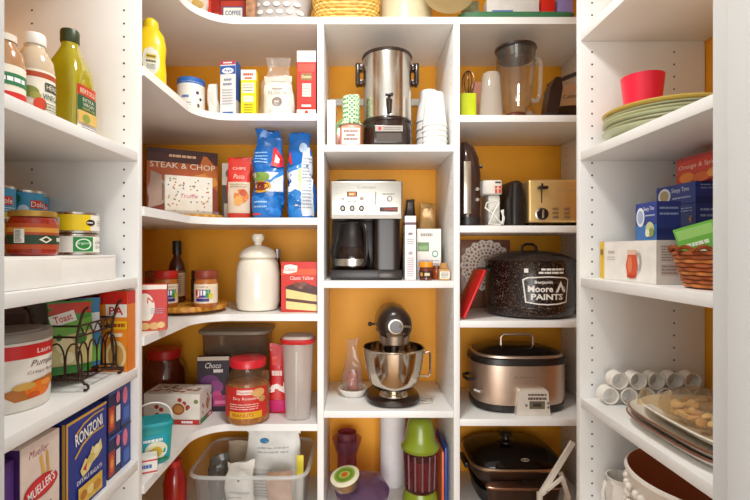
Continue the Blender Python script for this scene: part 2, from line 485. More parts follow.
# ------------------------------------------------------------------ lamp, added hall fill, daylight and camera
t = thing('ceiling_light', 'round flush ceiling lamp over the pantry aisle', 'lamp', (.0, .93, CEIL-.0005))
MB().lathe([(0, 0), (.15, 0), (.15, -.02), (.14, -.025), (0, -.025)], C('#f2f2f2', .4)).build('base', t)
MB().lathe([(.138, -.0255), (.13, -.05), (.09, -.075), (0, -.085)], GLOW('#fff3e2', 6)).build('lamp_shade', t)
ld = bpy.data.lights.new('pantry_lamp', 'AREA'); ld.shape = 'DISK'; ld.size = .22; ld.energy = 10; ld.color = (1, 1, .96)
lo = bpy.data.objects.new('pantry_lamp', ld); lo.location = (0, .93, CEIL-.095); COL.objects.link(lo)
ld = bpy.data.lights.new('hall_fill', 'AREA'); ld.shape = 'RECTANGLE'; ld.size = 2.6; ld.size_y = 2.2; ld.energy = 135; ld.color = (1, 1, .975)  # unseen fill added behind the camera, stands in for light through the doorway
lo = bpy.data.objects.new('hall_fill', ld); lo.location = (0, -3.2, E-.4); COL.objects.link(lo)
d = Vector((0, 1.5, E-.1)) - lo.location; lo.rotation_euler = d.to_track_quat('-Z', 'Y').to_euler()
w = bpy.data.worlds.new('hall_daylight'); SC.world = w; w.use_nodes = True
w.node_tree.nodes['Background'].inputs[0].default_value = (1, 1, .97, 1)
w.node_tree.nodes['Background'].inputs[1].default_value = 1.0
cd = bpy.data.cameras.new('camera'); cd.sensor_width = 36; cd.lens = FPX/750*36; cd.shift_x = (375-VX)/750; cd.clip_start = .01
co = bpy.data.objects.new('camera', cd); co.location = (0, 0, E); co.rotation_euler = (PI/2, 0, 0); COL.objects.link(co)
SC.camera = co
SC.view_settings.view_transform = 'Standard'; SC.view_settings.look = 'None'
SC.view_settings.exposure = 0.0; SC.view_settings.gamma = 1; SC.view_settings.use_curve_mapping = False
# ================================================================== side unit with oil, cans and pasta (things face the aisle)
R90 = PI/2
def z_(i): return zL[i]
# --- shelf 1: bottles
def cap_mb(r, h, m, ribs=True, z=0):
    mb = MB(); n = 40; secs = []
    v = []
    mb.lathe([(0, z), (r, z), (r, z+h*.8), (r*.94, z+h), (0, z+h)], m, n)
    return mb
t = thing('bottle', 'tall clear bottle of yellow-green cooking oil with dark green cap', 'bottle', (-.62, .972, z_(0)+G), R90*.97)
b = MB(); oil = C('#a89a12', .12, 0, .05, 9, 0, .6)
b.loft([(0, .034, .034, 4), (.006, .0385, .0385, 5), (.115, .0385, .0385, 5), (.15, .036, .036, 4), (.185, .022, .022, 2.6), (.2, .0165, .0165, 2), (.208, .0165, .0165, 2)], oil, 72)
b.build('bottle', t, 60)
m = MB(); m.lathe([(0, .2085), (.0175, .2085), (.0185, .212), (.0185, .232), (.017, .236), (0, .236)], C('#2e3a16', .4), 28); m.build('cap', t)
a = Art().rect(0, 0, 1, 1, '#efe8dc').rect(0, .78, 1, 1, '#c8341c').text('BERTOLLI', .5, .88, .8, .1, '#f4e9c6').rect(0, .45, 1, .78, '#1f5a34').text('EXTRA', .5, .7, .6, .07, '#e9e2c8').text('VIRGIN', .5, .6, .6, .07, '#e9e2c8').text('OLIVE OIL', .5, .51, .7, .05, '#d9c66a').rect(0, .2, 1, .45, '#d9b25a').ell(.35, .3, .2, .09, '#8e9a3c').lines(.1, .9, .03, .16, 3, '#557')
m = MB(); m.at(rz=0); m.loft([(.01, .0387, .0387, 5), (.116, .0387, .0387, 5)], oil, 40, False, False); 
lab = m; nb, nv = len(m.f), len(m.v); lab.decal(a, (0, 0, .013), (1, 0, 0), (0, 0, 1), .06, .1)
prints_only(lab, nv, nb)
lab.build('label', t)

def wrap_label(t, art, r, z0, h, ang, m=None, rz=0, name='label', r1=None):
    """printed sleeve bent round a jar or can of radius r; ang is how far round the print reaches"""
    lab = MB()
    for li, v, f, c in art.geo(1, 1):
        P = []
        for a, b in v:
            o = r + ((r1 or r) - r)*b + .0004 + li*.00022
            P.append((o*math.sin((a-.5)*ang+rz), -o*math.cos((a-.5)*ang+rz), z0+b*h))
        lab.add(P, f, c)
    return lab.build(name, t)

t = thing('bottle', 'clear vinegar bottle with white cap and white label below a red band', 'bottle', (-.62, .866, z_(0)+G), R90*.55)
MB().lathe([(0, 0), (.03, 0), (.033, .004), (.033, .105), (.031, .125), (.02, .145), (.0165, .15), (.0165, .155), (0, .155)], C('#d6c0a4', .12, 0, .08, 12, 0, .5), 36).build('bottle', t)
MB().lathe([(0, .1555), (.018, .1555), (.0185, .157), (.0185, .173), (.017, .177), (0, .177)], C('#f1efec', .4), 30).build('cap', t)
a = Art().rect(0, 0, 1, 1, '#f0e9db', nx=24).rect(0, .84, 1, .95, '#b5451c', nx=24).ell(.36, .52, .1, .12, '#8a9444').ell(.42, .45, .06, .08, '#a9a34c').ell(.47, .28, .07, .14, '#d8421f').rect(.52, .58, .72, .76, '#3a3f2a').text('HEINZ', .62, .67, .17, .1, '#f2ecd8').text('VINEGAR', .62, .46, .26, .12, '#1f5a34', bold=.01).lines(.5, .75, .1, .35, 4, '#6a7a5a')
wrap_label(t, a, .0331, .012, .09, 4.6, rz=.15)
t = thing('bottle', 'small bottle with a green and red label, half hidden behind the door frame', 'bottle', (-.622, .795, z_(0)+G), R90*.55)
MB().lathe([(0, 0), (.028, 0), (.03, .004), (.03, .09), (.026, .112), (.016, .125), (.016, .13), (0, .13)], C('#b88a62', .15, 0, .1, 12, 0, .5), 32).build('bottle', t)
MB().lathe([(0, .1305), (.0175, .1305), (.0175, .142), (0, .142)], C('#e8e0d2', .4), 26).build('cap', t)
wrap_label(t, Art().rect(0, 0, 1, 1, '#efe7d8', nx=24).rect(0, 0, 1, .34, '#d12a22', nx=24).rect(0, .5, 1, .8, '#2c7a4c', nx=24).bars(.5, .65, .4, .14, '#fff'), .0301, .014, .07, 5)

# --- shelf 2: riser, jar and cans
rz = z_(1)
m = MB(); m.box(-.80, -.552, .62, 1.03, .048, .054, C('#f6f3ee', .5, 0, .02), .001); m.box(-.80, -.70, 1.03, 1.078, 0, .054, C('#f6f3ee', .5, 0, .02), .001); m.box(-.558, -.552, .62, 1.03, 0, .048, C('#f6f3ee', .5, 0, .02), .001); m.box(-.80, -.794, .62, 1.03, 0, .048, C('#f6f3ee', .5, 0, .02), .001)
m.box(-.5525, -.548, .62, .835, -.0, .05, C('#f6f3ee', .5, 0, .02), .001)
solo(m, 'shelf_riser', 'long white step riser lifting the cans above the shelf', 'riser', (0, 0, rz+G))
RZ = rz + .054 + 2*G
t = thing('jar', 'wide jar of red salsa with gold lid and dark green band', 'jar', (-.62, .861, RZ), R90*.6)
MB().lathe([(0, 0), (.037, 0), (.041, .005), (.041, .062), (.037, .071), (.036, .073), (0, .073)], C('#9c2412', .15, 0, .25, 40, 0, .5), 40).build('jar', t)
MB().lathe([(0, .0735), (.0385, .0735), (.039, .075), (.039, .083), (.037, .0845), (0, .0845)], C('#c39a4a', .35, .6), 40).build('lid', t)
a = Art().rect(0, 0, 1, 1, '#b3471f', nx=30).rect(0, .66, 1, .84, '#d8943a', nx=30).rect(0, .2, 1, .56, '#23402a', nx=30).poly([(.48, .38), (.535, .24), (.59, .38), (.535, .52)], '#f1e6cf').poly([(.505, .38), (.535, .3), (.565, .38), (.535, .46)], '#23402a').bars(.72, .38, .16, .2, '#f0ead8').rect(.3, .25, .38, .78, '#f3efe6').lines(.31, .37, .28, .75, 9, '#333', .5)
wrap_label(t, a, .0411, .012, .048, 5.2)
def can(name, label, cat, x, y, z, r, h, art, rot=R90*.6, group=None, metal='#cfcac0', ang=2*PI):
    t = thing(name, label, cat, (x, y, z), rot, group)
    MB().lathe([(0, .002), (r*.92, .002), (r*.95, 0), (r, .001), (r, .004), (r*.985, .005), (r*.985, h-.005), (r, h-.004), (r, h-.001), (r*.95, h), (r*.93, h-.003), (0, h-.003)], steel(metal, .25), 36).build('can', t)
    wrap_label(t, art, r*.986, .006, h-.012, ang)
    return t
pine = Art().rect(0, 0, 1, 1, '#3f9ccb', nx=40).rect(0, 0, 1, .16, '#d8c23a', nx=40).ell(.3, .6, .09, .36, '#1f6a55').ell(.36, .75, .06, .2, '#2a7a5a').ell(.44, .34, .05, .2, '#d9efff').rect(.5, .42, .64, .72, '#d23a2a').text('Dole', .57, .57, .13, .2, '#fff').lines(.48, .68, .2, .36, 2, '#eaf4fa')
can('food_can', 'blue pineapple can topmost of the stack just behind the salsa jar', 'can', -.72, .979, RZ+.07, .033, .069, pine, R90*.55, 'blue fruit cans')
can('food_can', 'blue pineapple can at the foot of the stack just behind the salsa jar', 'can', -.72, .979, RZ, .033, .069, pine, R90*.55, 'blue fruit cans')
can('food_can', 'blue fruit can topmost of the stack deepest behind the salsa jar', 'can', -.752, 1.041, RZ+.07, .033, .069, pine, R90*.5, 'blue fruit cans')
can('food_can', 'yellow-labelled can at the foot of the stack deepest behind the salsa jar', 'can', -.752, 1.041, RZ, .033, .069, Art().rect(0, 0, 1, 1, '#d8b23a', nx=40).rect(0, .5, 1, .7, '#b5471f', nx=40), R90*.5)
can('food_can', 'blue can on a yellow can beside the door frame', 'can', -.722, .899, RZ+.07, .033, .069, pine, R90*.45, 'blue fruit cans')
can('food_can', 'yellow can under a blue can beside the door frame', 'can', -.722, .899, RZ, .033, .069, Art().rect(0, 0, 1, 1, '#dcae2c', nx=40).rect(0, .3, 1, .55, '#b2461c', nx=40))
chk = Art().rect(0, 0, 1, 1, '#f3f0e6', nx=40).rect(.25, 0, .54, 1, '#f2d21c', nx=14).rect(.0, 0, .25, 1, '#b9944a', nx=14).rect(.27, .2, .33, .8, '#f6f3ee').lines(.275, .325, .22, .78, 7, '#333', .5).ell(.54, .5, .035, .2, '#2a1a1a').bars(.54, .5, .06, .1, '#fff').lines(.6, .72, .3, .7, 3, '#999')
can('food_can', 'yellow and white can of chicken lying flat on top of a green and white can', 'can', -.62, .993, RZ+.0466, .0455, .046, chk)
bean = Art().rect(0, 0, 1, 1, '#f4f1ea', nx=40).rect(.42, .04, .56, .96, '#1f8a3a', nx=8).ring(.49, .5, .055, .36, .8, '#eaf4e6').text('organic', .49, .55, .1, .2, '#eaf4e6').text('chicken', .66, .64, .16, .24, '#777').text('breast', .66, .34, .15, .22, '#888')
can('food_can', 'white can with a green badge under a yellow and white can', 'can', -.62, .993, RZ, .0455, .046, bean)

# --- shelf 3: pumpkin tub, wire basket, croutons, orange box
zs = z_(2)
t = thing('tub', 'round white tub with red band, clear lid and pumpkin picture', 'tub', (-.6385, .82, zs+G), R90*.62)
MB().lathe([(0, 0), (.063, 0), (.066, .004), (.07, .118), (.0685, .1205), (0, .1205)], C('#efe9df', .35), 44).build('tub', t)
MB().lathe([(0, .121), (.0695, .121), (.073, .123), (.073, .131), (.069, .136), (.055, .1355), (.053, .138), (0, .138)], CLEAR('#e8e2da', .55, .15, '#d8d0c6'), 44).build('lid', t)
a = Art().rect(0, .78, 1, 1, '#d3201f', nx=40).text('Laura', .56, .88, .09, .08, '#fff').text('Pumpkin', .57, .67, .17, .13, '#6b4a4a', .35).text('Crispy Bread', .56, .53, .18, .07, '#7a5a5a').poly([(.36, .25), (.5, .4), (.62, .44), (.64, .3), (.52, .12), (.42, .1)], '#b46a20').ell(.53, .25, .07, .13, '#e8761c').ell(.46, .33, .05, .06, '#d0a14a').ell(.57, .33, .035, .05, '#f19a3a').ell(.5, .17, .03, .05, '#c9541a')
wrap_label(t, a, .0664, .008, .108, 5.4, r1=.0698, rz=.28)
# wire basket
t = thing('wire_basket', 'dark brown scrolled wire rack holding the green crouton bag', 'basket', (-.6, .96, zs+G), 0)
iron = C('#3a2418', .45, .4, .1)
x0, x1, y0, y1 = -.052, .052, -.062, .066
def wire(pts, r=.0022, nm='wire'):
    MB().tube(pts, r, iron, 7).build(nm, t)
for (xx, yy) in ((x1, y0), (x1, y1), (x0, y0), (x0, y1)):
    s = 1 if xx > 0 else -1
    pts = [(xx+s*(.006+.006*math.cos(a)), yy, .0085+.006*math.sin(a)) for a in [PI*.6-k*.5 for k in range(9)]][::-1]
    pts = [(xx + s*.008*math.sin(k*.55), yy-.006+.006*math.cos(k*.55)-.006, .0088+.0062*math.sin(-k*.55)*1) for k in range(0)] + pts
    up = [(xx - s*.012*math.sin(PI*k/10), yy, .02+.135*k/10) for k in range(11)] + [(xx + s*.004, yy, .163), (xx + s*.012, yy, .168)]
    wire(pts + up, .0026, 'post')
def loop(z, ins): return [(x0+ins, y0, z), (x1-ins, y0, z), (x1-ins, y1, z), (x0+ins, y1, z)]
for z, ins in ((.022, .003), (.108, .0105), (.13, .008)):
    MB().tube(loop(z, ins), .0022, iron, 7, True).build('rail', t)
m = MB()
for k in range(4):
    c = y0 + (y1-y0)*(k+.5)/4; hw = (y1-y0)/8
    for xx in (x1-.008, x0+.008):
        m.tube([(xx, c-hw, .022)] + [(xx, c-hw*math.cos(PI*q/10), .06+.035*math.sin(PI*q/10)) for q in range(11)] + [(xx, c+hw, .022)], .0018, iron, 6)
for k in range(3):
    c = x0 + (x1-x0)*(k+.5)/3; hw = (x1-x0)/6.4
    for yy in (y0, y1):
        m.tube([(c-hw, yy, .022)] + [(c-hw*math.cos(PI*q/10), yy, .06+.035*math.sin(PI*q/10)) for q in range(11)] + [(c+hw, yy, .022)], .0018, iron, 6)
for k in range(5): m.tube([(x0, y0+(y1-y0)*k/4, .0225), (x1, y0+(y1-y0)*k/4, .0225)], .0018, iron, 6)
m.tube([(x1-.009, y0+.128*q/24, .119+.009*math.sin(q*1.1)) for q in range(25)], .0016, iron, 6)
m.build('scrollwork', t)
green = C('#3f8f2a', .3, 0, .2, 18)
m = pouch_mb(.084, .15, .032, green, .014, .001, 3)
a = Art().rect(.02, .84, .98, 1, '#c93a22').rect(.04, .7, .62, .86, '#f1ede4', .25).text('Toast', .33, .785, .42, .1, '#c8281e', 0, .01, .25).rect(.02, .1, .98, .66, '#d8c88a').poly([(.02, .66), (.98, .78), (.98, .6), (.02, .5)], '#6fb03c').ell(.35, .4, .2, .12, '#efe2b0').ell(.6, .32, .18, .11, '#e4cf8c').ell(.4, .22, .16, .09, '#f1e6bc').ell(.7, .48, .14, .08, '#3c7f2c').ell(.22, .52, .06, .05, '#2c6a24').rect(.02, .02, .98, .1, '#2f7a2a')
m.decal(a, (0, 0, .004), (1, 0, 0), (0, 0, 1), .08, .142)
solo(m, 'snack_bag', 'green and yellow bag of croutons standing in the wire rack', 'bag', (-.601, .942, zs+.0265), R90*.5)
m = pouch_mb(.06, .15, .022, C('#3f86b8', .3, 0, .1), .014, .001, 5)
m.decal(Art().rect(.02, .5, .98, .8, '#e9eef2').rect(.3, .3, .7, .5, '#1f5f9c').rect(.1, .05, .9, .3, '#79b04a'), (0, 0, .004), (1, 0, 0), (0, 0, 1), .066, .142)
solo(m, 'snack_bag', 'blue and white bag standing behind the green one in the wire rack', 'bag', (-.598, .992, zs+.0265), R90*.5)
a = Art().rect(0, .84, 1, 1, '#cf2416').rect(0, 0, 1, .84, '#ee8a1c').rect(.25, .68, 1, .84, '#f3ece0').text('PA', .62, .76, .5, .1, '#c8281e', 0, .02).rect(.2, .53, 1, .63, '#f6c21c').bars(.6, .58, .7, .06, '#a33a14').bars(.6, .46, .5, .06, '#f8ead0').ell(.62, .2, .36, .19, '#e9d09a').ell(.62, .2, .27, .14, '#c9974a').rect(.1, .02, .9, .07, '#5a2a12')
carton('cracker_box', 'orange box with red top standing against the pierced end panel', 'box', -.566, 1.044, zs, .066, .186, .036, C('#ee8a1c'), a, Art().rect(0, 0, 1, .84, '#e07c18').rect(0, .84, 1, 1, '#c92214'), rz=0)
carton('cracker_box', 'dark red box behind the wire rack beside the orange box', 'box', -.645, 1.047, zs, .06, .176, .034, C('#a51c18'), Art().rect(.1, .3, .9, .6, '#3f7fb0').text('P', .6, .7, .3, .12, '#e8ddd0'))
carton('cracker_box', 'brown flap-topped box behind the pumpkin tub', 'box', -.742, .93, zs, .10, .165, .05, C('#7a4a30', .5, 0, .2), Art().rect(.05, .7, .95, .9, '#5a3020'), rz=R90*.4)

# --- shelf 4: pasta boxes (faces towards the aisle)
zs = z_(3)
a = Art().rect(0, 0, 1, 1, '#ead7cc').text('Mueller', .45, .9, .5, .07, '#a03a4a', .3).poly([(.45, .84), (.52, .86), (.62, .66), (.55, .62)], '#e2b45a').poly([(.62, .86), (.68, .86), (.72, .66), (.66, .64)], '#d9a84a').ell(.5, .56, .44, .1, '#c01f26').ell(.5, .56, .4, .085, '#d42a30').text("MUELLER'S", .5, .56, .7, .09, '#fff', 0, .015, .18).text('Penne', .55, .36, .4, .1, '#7a3a4a', .35).ell(.6, .18, .28, .14, '#8a7a3a').ell(.5, .15, .14, .08, '#d8c27a').ell(.7, .2, .12, .07, '#5f6a2a')
carton('pasta_box', 'pale pink pasta box with a red oval emblem', 'box', -.54, .768, zs, .094, .184, .045, C('#ead7cc'), a, Art().rect(0, 0, 1, 1, '#4a2a6a'), rz=R90)
carton('pasta_box', 'plain purple box beside the door frame and the pink pasta box', 'box', -.546, .695, zs, .044, .172, .05, C('#4f2878'), None, rz=R90)
a = Art().rect(0, 0, 1, 1, '#22328c').rect(0, .97, 1, 1, '#e0b040').rect(0, 0, .035, 1, '#d9a43a').poly([(.18, .6), (.36, .7), (.6, .745), (.92, .745), (.92, .725), (.6, .72), (.38, .67), (.2, .575)], '#c9a04a').poly([(.18, .84), (.4, .915), (.65, .945), (.92, .94), (.92, .925), (.65, .925), (.4, .89), (.2, .81)], '#c9a04a').text('RONZONI', .53, .8, .68, .13, '#f6f3ec', 0, .02, .12).poly([(.3, .42), (.42, .52), (.5, .48), (.6, .6), (.68, .55), (.82, .62), (.86, .5), (.74, .44), (.6, .42), (.5, .36), (.36, .34)], '#e9d68a').poly([(.36, .42), (.46, .47), (.44, .38)], '#c83a2a').ell(.7, .54, .08, .05, '#f2e6b0').ell(.55, .48, .09, .05, '#d8bf6a').text('DITALI RIGATI', .52, .315, .62, .045, '#fff').rect(.24, .05, .84, .25, '#e0b84a').ell(.36, .15, .08, .05, '#b8762a').ell(.52, .16, .08, .05, '#f0d890').ell(.7, .14, .09, .05, '#c88a34').bars(.7, .02, .3, .02, '#dde')
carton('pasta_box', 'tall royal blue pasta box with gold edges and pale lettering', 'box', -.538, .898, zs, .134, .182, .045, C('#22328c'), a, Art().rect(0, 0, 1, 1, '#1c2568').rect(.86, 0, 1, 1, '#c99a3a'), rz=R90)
a = Art().rect(0, 0, 1, 1, '#1a2354').rect(.0, .05, .5, .6, '#a8341c').ell(.25, .32, .2, .2, '#d8622c').ell(.25, .32, .11, .1, '#e9a050').rect(.58, .2, .94, .55, '#dfe3ee').ell(.74, .75, .16, .13, '#e07a9a').rect(0, .88, 1, .93, '#3d5ab0')
a2 = Art().rect(0, 0, 1, 1, '#233a8c').ell(.4, .68, .25, .2, '#e0708c').rect(.2, .1, .8, .4, '#3f63b8').rect(0, .92, 1, 1, '#14204c')
for k, (yy, ww, aa, txt) in enumerate(((1.011, .05, a, 'beside the blue pasta box'), (1.0605, .042, a2, 'beside the pierced end panel'))):
    carton('meal_box', 'dark blue meal box, lower of the stack ' + txt, 'box', -.545, yy, zs, ww, .098, .05, C('#1b2a6a'), aa, rz=R90, group='dark blue meal boxes')
    carton('meal_box', 'dark blue meal box, upper of the stack ' + txt, 'box', -.545, yy, zs+.0986, ww, .098, .05, C('#18245e'), aa, rz=R90, group='dark blue meal boxes')
# ================================================================== corner shelves
# front things stand just behind the board's front edge
Yc = YF + .035
def slot(px0, px1, pyt, zs, Y=Yc):
    """centre X, width and height of a thing whose front face spans these pixels at depth Y"""
    return PX((px0+px1)/2, Y), SZ(px1-px0, Y), ZZ(pyt, Y) - zs
# --- top board of the corner
zs = zK[0]
t = thing('squeeze_bottle', 'yellow squeeze bottle of mustard by the end of the corner board', 'bottle', (-.6, 1.31, zs+G), .45)
m = MB(); yl = C('#f2cf08', .3, 0, .04, 8, 0, .3)
m.loft([(0, .036, .026, 2.6), (.008, .041, .031, 2.8), (.06, .042, .032, 2.8), (.1, .039, .029, 2.6), (.135, .042, .032, 2.8), (.17, .036, .028, 2.3), (.188, .024, .022, 2)], yl, 36); m.build('bottle', t)
MB().lathe([(0, .1885), (.021, .1885), (.022, .192), (.02, .21), (.012, .218), (0, .218)], C('#f4d520', .35), 28).build('cap', t)
m = MB(); m.loft([(.03, .0412, .0312, 2.8), (.125, .0412, .0312, 2.8)], yl, 36, False, False); nb, nv = len(m.f), len(m.v)
m.decal(Art().ell(.5, .5, .5, .5, '#e9e4d2').ell(.5, .5, .42, .44, '#d8d8c8').rect(.2, .56, .8, .7, '#d9b21c').bars(.5, .63, .5, .08, '#6b5a20').bars(.5, .47, .56, .08, '#6b5a20').lines(.25, .75, .2, .38, 3, '#888'), (0, 0, .045), (1, 0, 0), (0, 0, 1), .045, .085, off=.002)
prints_only(m, nv, nb).build('label', t)
t = thing('canister', 'round white canister with a blue rim and blue lettering', 'canister', (PX(188, 1.53), 1.56, zs+G), .3)
MB().lathe([(0, 0), (.044, 0), (.045, .002), (.045, .118), (0, .118)], C('#f1ede6', .4), 40).build('body', t)
MB().lathe([(0, .1185), (.0455, .1185), (.0462, .12), (.0462, .131), (.043, .134), (.041, .131), (0, .131)], C('#2f6ec2', .35), 40).build('lid', t)
wrap_label(t, Art().rect(0, 0, 1, 1, '#f3efe8', nx=40).rect(0, .95, 1, 1, '#2f6ec2', nx=40).ell(.58, .68, .02, .05, '#5a3a6a').ell(.62, .5, .018, .045, '#3a3a5a').ell(.59, .3, .016, .06, '#7a5a3a').bars(.45, .55, .1, .1, '#5a7ab8').lines(.4, .52, .1, .4, 4, '#99a'), .0451, .004, .113, 2*PI)
m = pouch_mb(.058, .12, .03, C('#ece7df', .5, 0, .05), .012, .008, 11, .62)
solo(m, 'paper_bag', 'small crumpled white bag between the canister and the blue-topped box', 'bag', (PX(214, 1.56), 1.56, zs+G), .2)
X, w_, h_ = slot(220, 236, 61, zs)
argo = Art().rect(0, 0, 1, 1, '#f0ede8').rect(0, .93, 1, 1, '#b8465a').bars(.5, .965, .6, .03, '#fff').rect(0, .76, 1, .91, '#2d62b4').ell(.5, .82, .38, .055, '#f2f0ec').text('Argo', .5, .82, .5, .06, '#2d62b4', .2, .02).bars(.5, .66, .5, .05, '#8a93ad').bars(.5, .58, .6, .05, '#8a93ad').lines(.15, .85, .2, .5, 6, '#aab').rect(.15, .03, .85, .08, '#3f6db8')
carton('starch_box', 'tall white box with a blue oval top and blue side panel', 'box', X, Yc, zs, w_, h_, .045, C('#f0ede8'), argo, Art().rect(0, .3, 1, 1, '#2d62b4').rect(0, 0, 1, .3, '#c9c4c0'), rz=-.12)
X, w_, h_ = slot(241, 256, 70, zs)
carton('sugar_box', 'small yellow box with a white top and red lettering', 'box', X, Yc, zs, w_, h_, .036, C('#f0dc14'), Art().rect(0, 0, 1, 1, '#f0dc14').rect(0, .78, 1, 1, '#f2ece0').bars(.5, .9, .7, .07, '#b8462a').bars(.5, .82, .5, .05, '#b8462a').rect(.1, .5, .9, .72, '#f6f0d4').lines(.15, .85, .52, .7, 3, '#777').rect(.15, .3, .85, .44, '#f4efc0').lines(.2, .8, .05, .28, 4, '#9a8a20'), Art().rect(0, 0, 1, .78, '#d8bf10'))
# flour in a clear bag
X, w_, h_ = slot(258, 294, 66, zs)
t = thing('flour_bag', 'white paper bag of flour inside a loose clear plastic bag', 'bag', (X, Yc+.05, zs+G), 0)
m = pouch_mb(.118, h_-.015, .07, C('#efebe4', .5, 0, .03), .02, .004, 4, .8)
m.decal(Art().lines(.25, .75, .84, .9, 1, '#aaa').bars(.5, .68, .4, .07, '#9a9088').text('FLOUR', .5, .56, .62, .09, '#8d857c').ell(.5, .34, .17, .11, '#6b5148').ell(.5, .34, .13, .085, '#8a7468').bars(.5, .34, .18, .05, '#efe8e0').lines(.2, .8, .05, .18, 3, '#bbb'), (0, 0, .005), (1, 0, 0), (0, 0, 1), .1, .15)
m.build('paper_bag', t)
m = pouch_mb(.136, h_+.035, .086, CLEAR('#fbfaf8', .14, .12), .03, .009, 8, .6, lean=-.02); m.build('plastic_bag', t)
X, w_, h_ = slot(297, 316, 51, zs)
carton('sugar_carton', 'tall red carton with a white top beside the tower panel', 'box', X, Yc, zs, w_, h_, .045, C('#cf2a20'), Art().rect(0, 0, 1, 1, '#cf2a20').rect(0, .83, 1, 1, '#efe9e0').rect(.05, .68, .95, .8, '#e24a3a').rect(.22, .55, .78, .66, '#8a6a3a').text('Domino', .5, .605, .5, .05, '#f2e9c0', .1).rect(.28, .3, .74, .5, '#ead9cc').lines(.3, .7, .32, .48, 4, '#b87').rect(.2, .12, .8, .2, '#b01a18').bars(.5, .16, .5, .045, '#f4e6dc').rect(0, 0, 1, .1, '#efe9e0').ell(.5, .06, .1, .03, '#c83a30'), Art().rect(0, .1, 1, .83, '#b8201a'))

# --- second board: snacks
zs = zK[1]
# wooden tray
m = MB(); m.loft([(0, .1, .07, 3), (.004, .108, .076, 3), (.012, .11, .078, 3)], WOOD('#c98a2c', '#e3aa48', 12), 40)
solo(m, 'serving_board', 'flat golden wooden board lying under the steak seasoning set', 'board', (PX(196, 1.56)-.02, 1.565, zs+G), .12)
zt = zs + .013
# gift set
t = thing('gift_set', 'brown seasoning gift set lettered steak and chop with a white printed card', 'box', (PX(176, 1.5)-.01, 1.59, zt+G), .5)
m = MB(); m.box(-.118, .118, 0, .05, 0, .232, C('#7a3014', .35, 0, .3, 10), .003)
a = Art().rect(0, 0, 1, 1, '#8a3412').poly([(0, .78), (1, .78), (1, 1), (0, 1)], '#4a1a10').poly([(0, .3), (.3, .55), (.7, .62), (1, .4), (1, .8), (0, .8)], '#b8561a').poly([(.6, .6), (.95, .72), (1, .5), (.8, .4)], '#d88a34').poly([(.72, .75), (.8, .97), (.95, .8), (1, .6), (.85, .62)], '#c86a20').rect(0, .93, 1, 1, '#3a120c').text('STEAK & CHOP', .5, .755, .92, .085, '#f4e2cc', 0, .008).bars(.5, .9, .4, .05, '#e2b890').ell(.15, .35, .14, .2, '#b0a098').ell(.15, .35, .11, .16, '#8a6a5a').poly([(.02, .1), (.2, .16), (.2, .6), (.05, .66)], '#b89a8a')
m.decal(a, (0, 0, 0), (1, 0, 0), (0, 0, 1), .236, .232, cast=False); m.build('box', t)
m = MB(); m.box(-.062, .098, -.008, -.0005, .0, .14, C('#f0ebe0'), .0006)
a = Art().rect(.02, .02, .98, .98, '#f1ece0')
rnd = random.Random(5); a.fine()
for k in range(60):
    u, v = rnd.uniform(.06, .94), rnd.uniform(.08, .94)
    if .28 < u < .72 and .38 < v < .62: continue
    a.ell(u, v, .018, .02, rnd.choice(['#8a9a5a', '#c98a4a', '#6a7a8a', '#b05a4a', '#9a8a3a', '#d0b060']))
a.fine(False).text('Truffle', .5, .5, .36, .1, '#c2607a', .3).lines(.2, .8, .03, .08, 1, '#999')
m.decal(a, (.018, -.008, 0), (1, 0, 0), (0, 0, 1), .16, .14, cast=False); m.build('card', t)
m = MB(); m.box(-.12, .122, -.014, -.0085, .0, .018, CLEAR('#e8e4e0', .2), .001); m.build('ledge', t)
X, w_, h_ = slot(209, 227, 165, zt, 1.55)
carton('seasoning_packet', 'dark packet with a pale top and lemon pictures beside the steak set', 'packet', PX(230, 1.64), 1.665, zs+.0, .07, h_+.04, .03, C('#3d3028'), Art().rect(0, 0, 1, 1, '#4a3a30').rect(0, .62, 1, 1, '#d9d0c4').ell(.3, .82, .12, .07, '#6a6258').ell(.6, .85, .1, .05, '#8a8078').ell(.6, .45, .25, .13, '#e0a020').ell(.6, .45, .18, .09, '#f0c850').ell(.62, .24, .24, .12, '#b8b030').ell(.62, .24, .17, .08, '#dcd470').rect(.1, .05, .5, .3, '#c9c0b0'), rz=.15)
def snack(px0, px1, pyt, zs, Y, t_, m, art, name, label, seed, rz=0, lean=0, topw=1.0, dec=(.92, .95), amp=.005, seal=.02, cat='bag', group=None, pyb=None):
    X = PX((px0+px1)/2, Y); w_ = SZ(px1-px0, Y); h_ = ZZ(pyt, Y)-zs
    mb = pouch_mb(w_, h_, t_, m, seal, amp, seed, topw, lean=lean)
    if art: mb.decal(art, (0, 0, .004), (1, 0, 0), (0, 0, 1), w_*dec[0], h_*dec[1], off=.0012, step=.0004)
    return solo(mb, name, label, cat, (X, Y+t_/2, zs+G), rz, group)
a = Art().rect(0, .6, 1, 1, '#d02a1c').text('Pasta', .5, .7, .5, .08, '#f2c8b0', .2).text('CHIPS', .5, .84, .6, .05, '#f2d0c0').rect(.02, .08, 1, .6, '#d9c4ac').ell(.62, .36, .34, .12, '#d8762a').ell(.5, .28, .2, .08, '#e8a050').ell(.72, .42, .16, .06, '#c24a1a').lines(.1, .9, .5, .58, 2, '#a97').rect(0, 0, 1, .08, '#c2301c')
snack(226, 249, 156, zs, 1.555, .05, C('#c92a1c', .25, 0, .1), a, 'snack_bag', 'red chip bag with a tan lower half and orange picture', 2, .12, 0, 1.0)
blue = C('#1667b8', .22, 0, .12, 16)
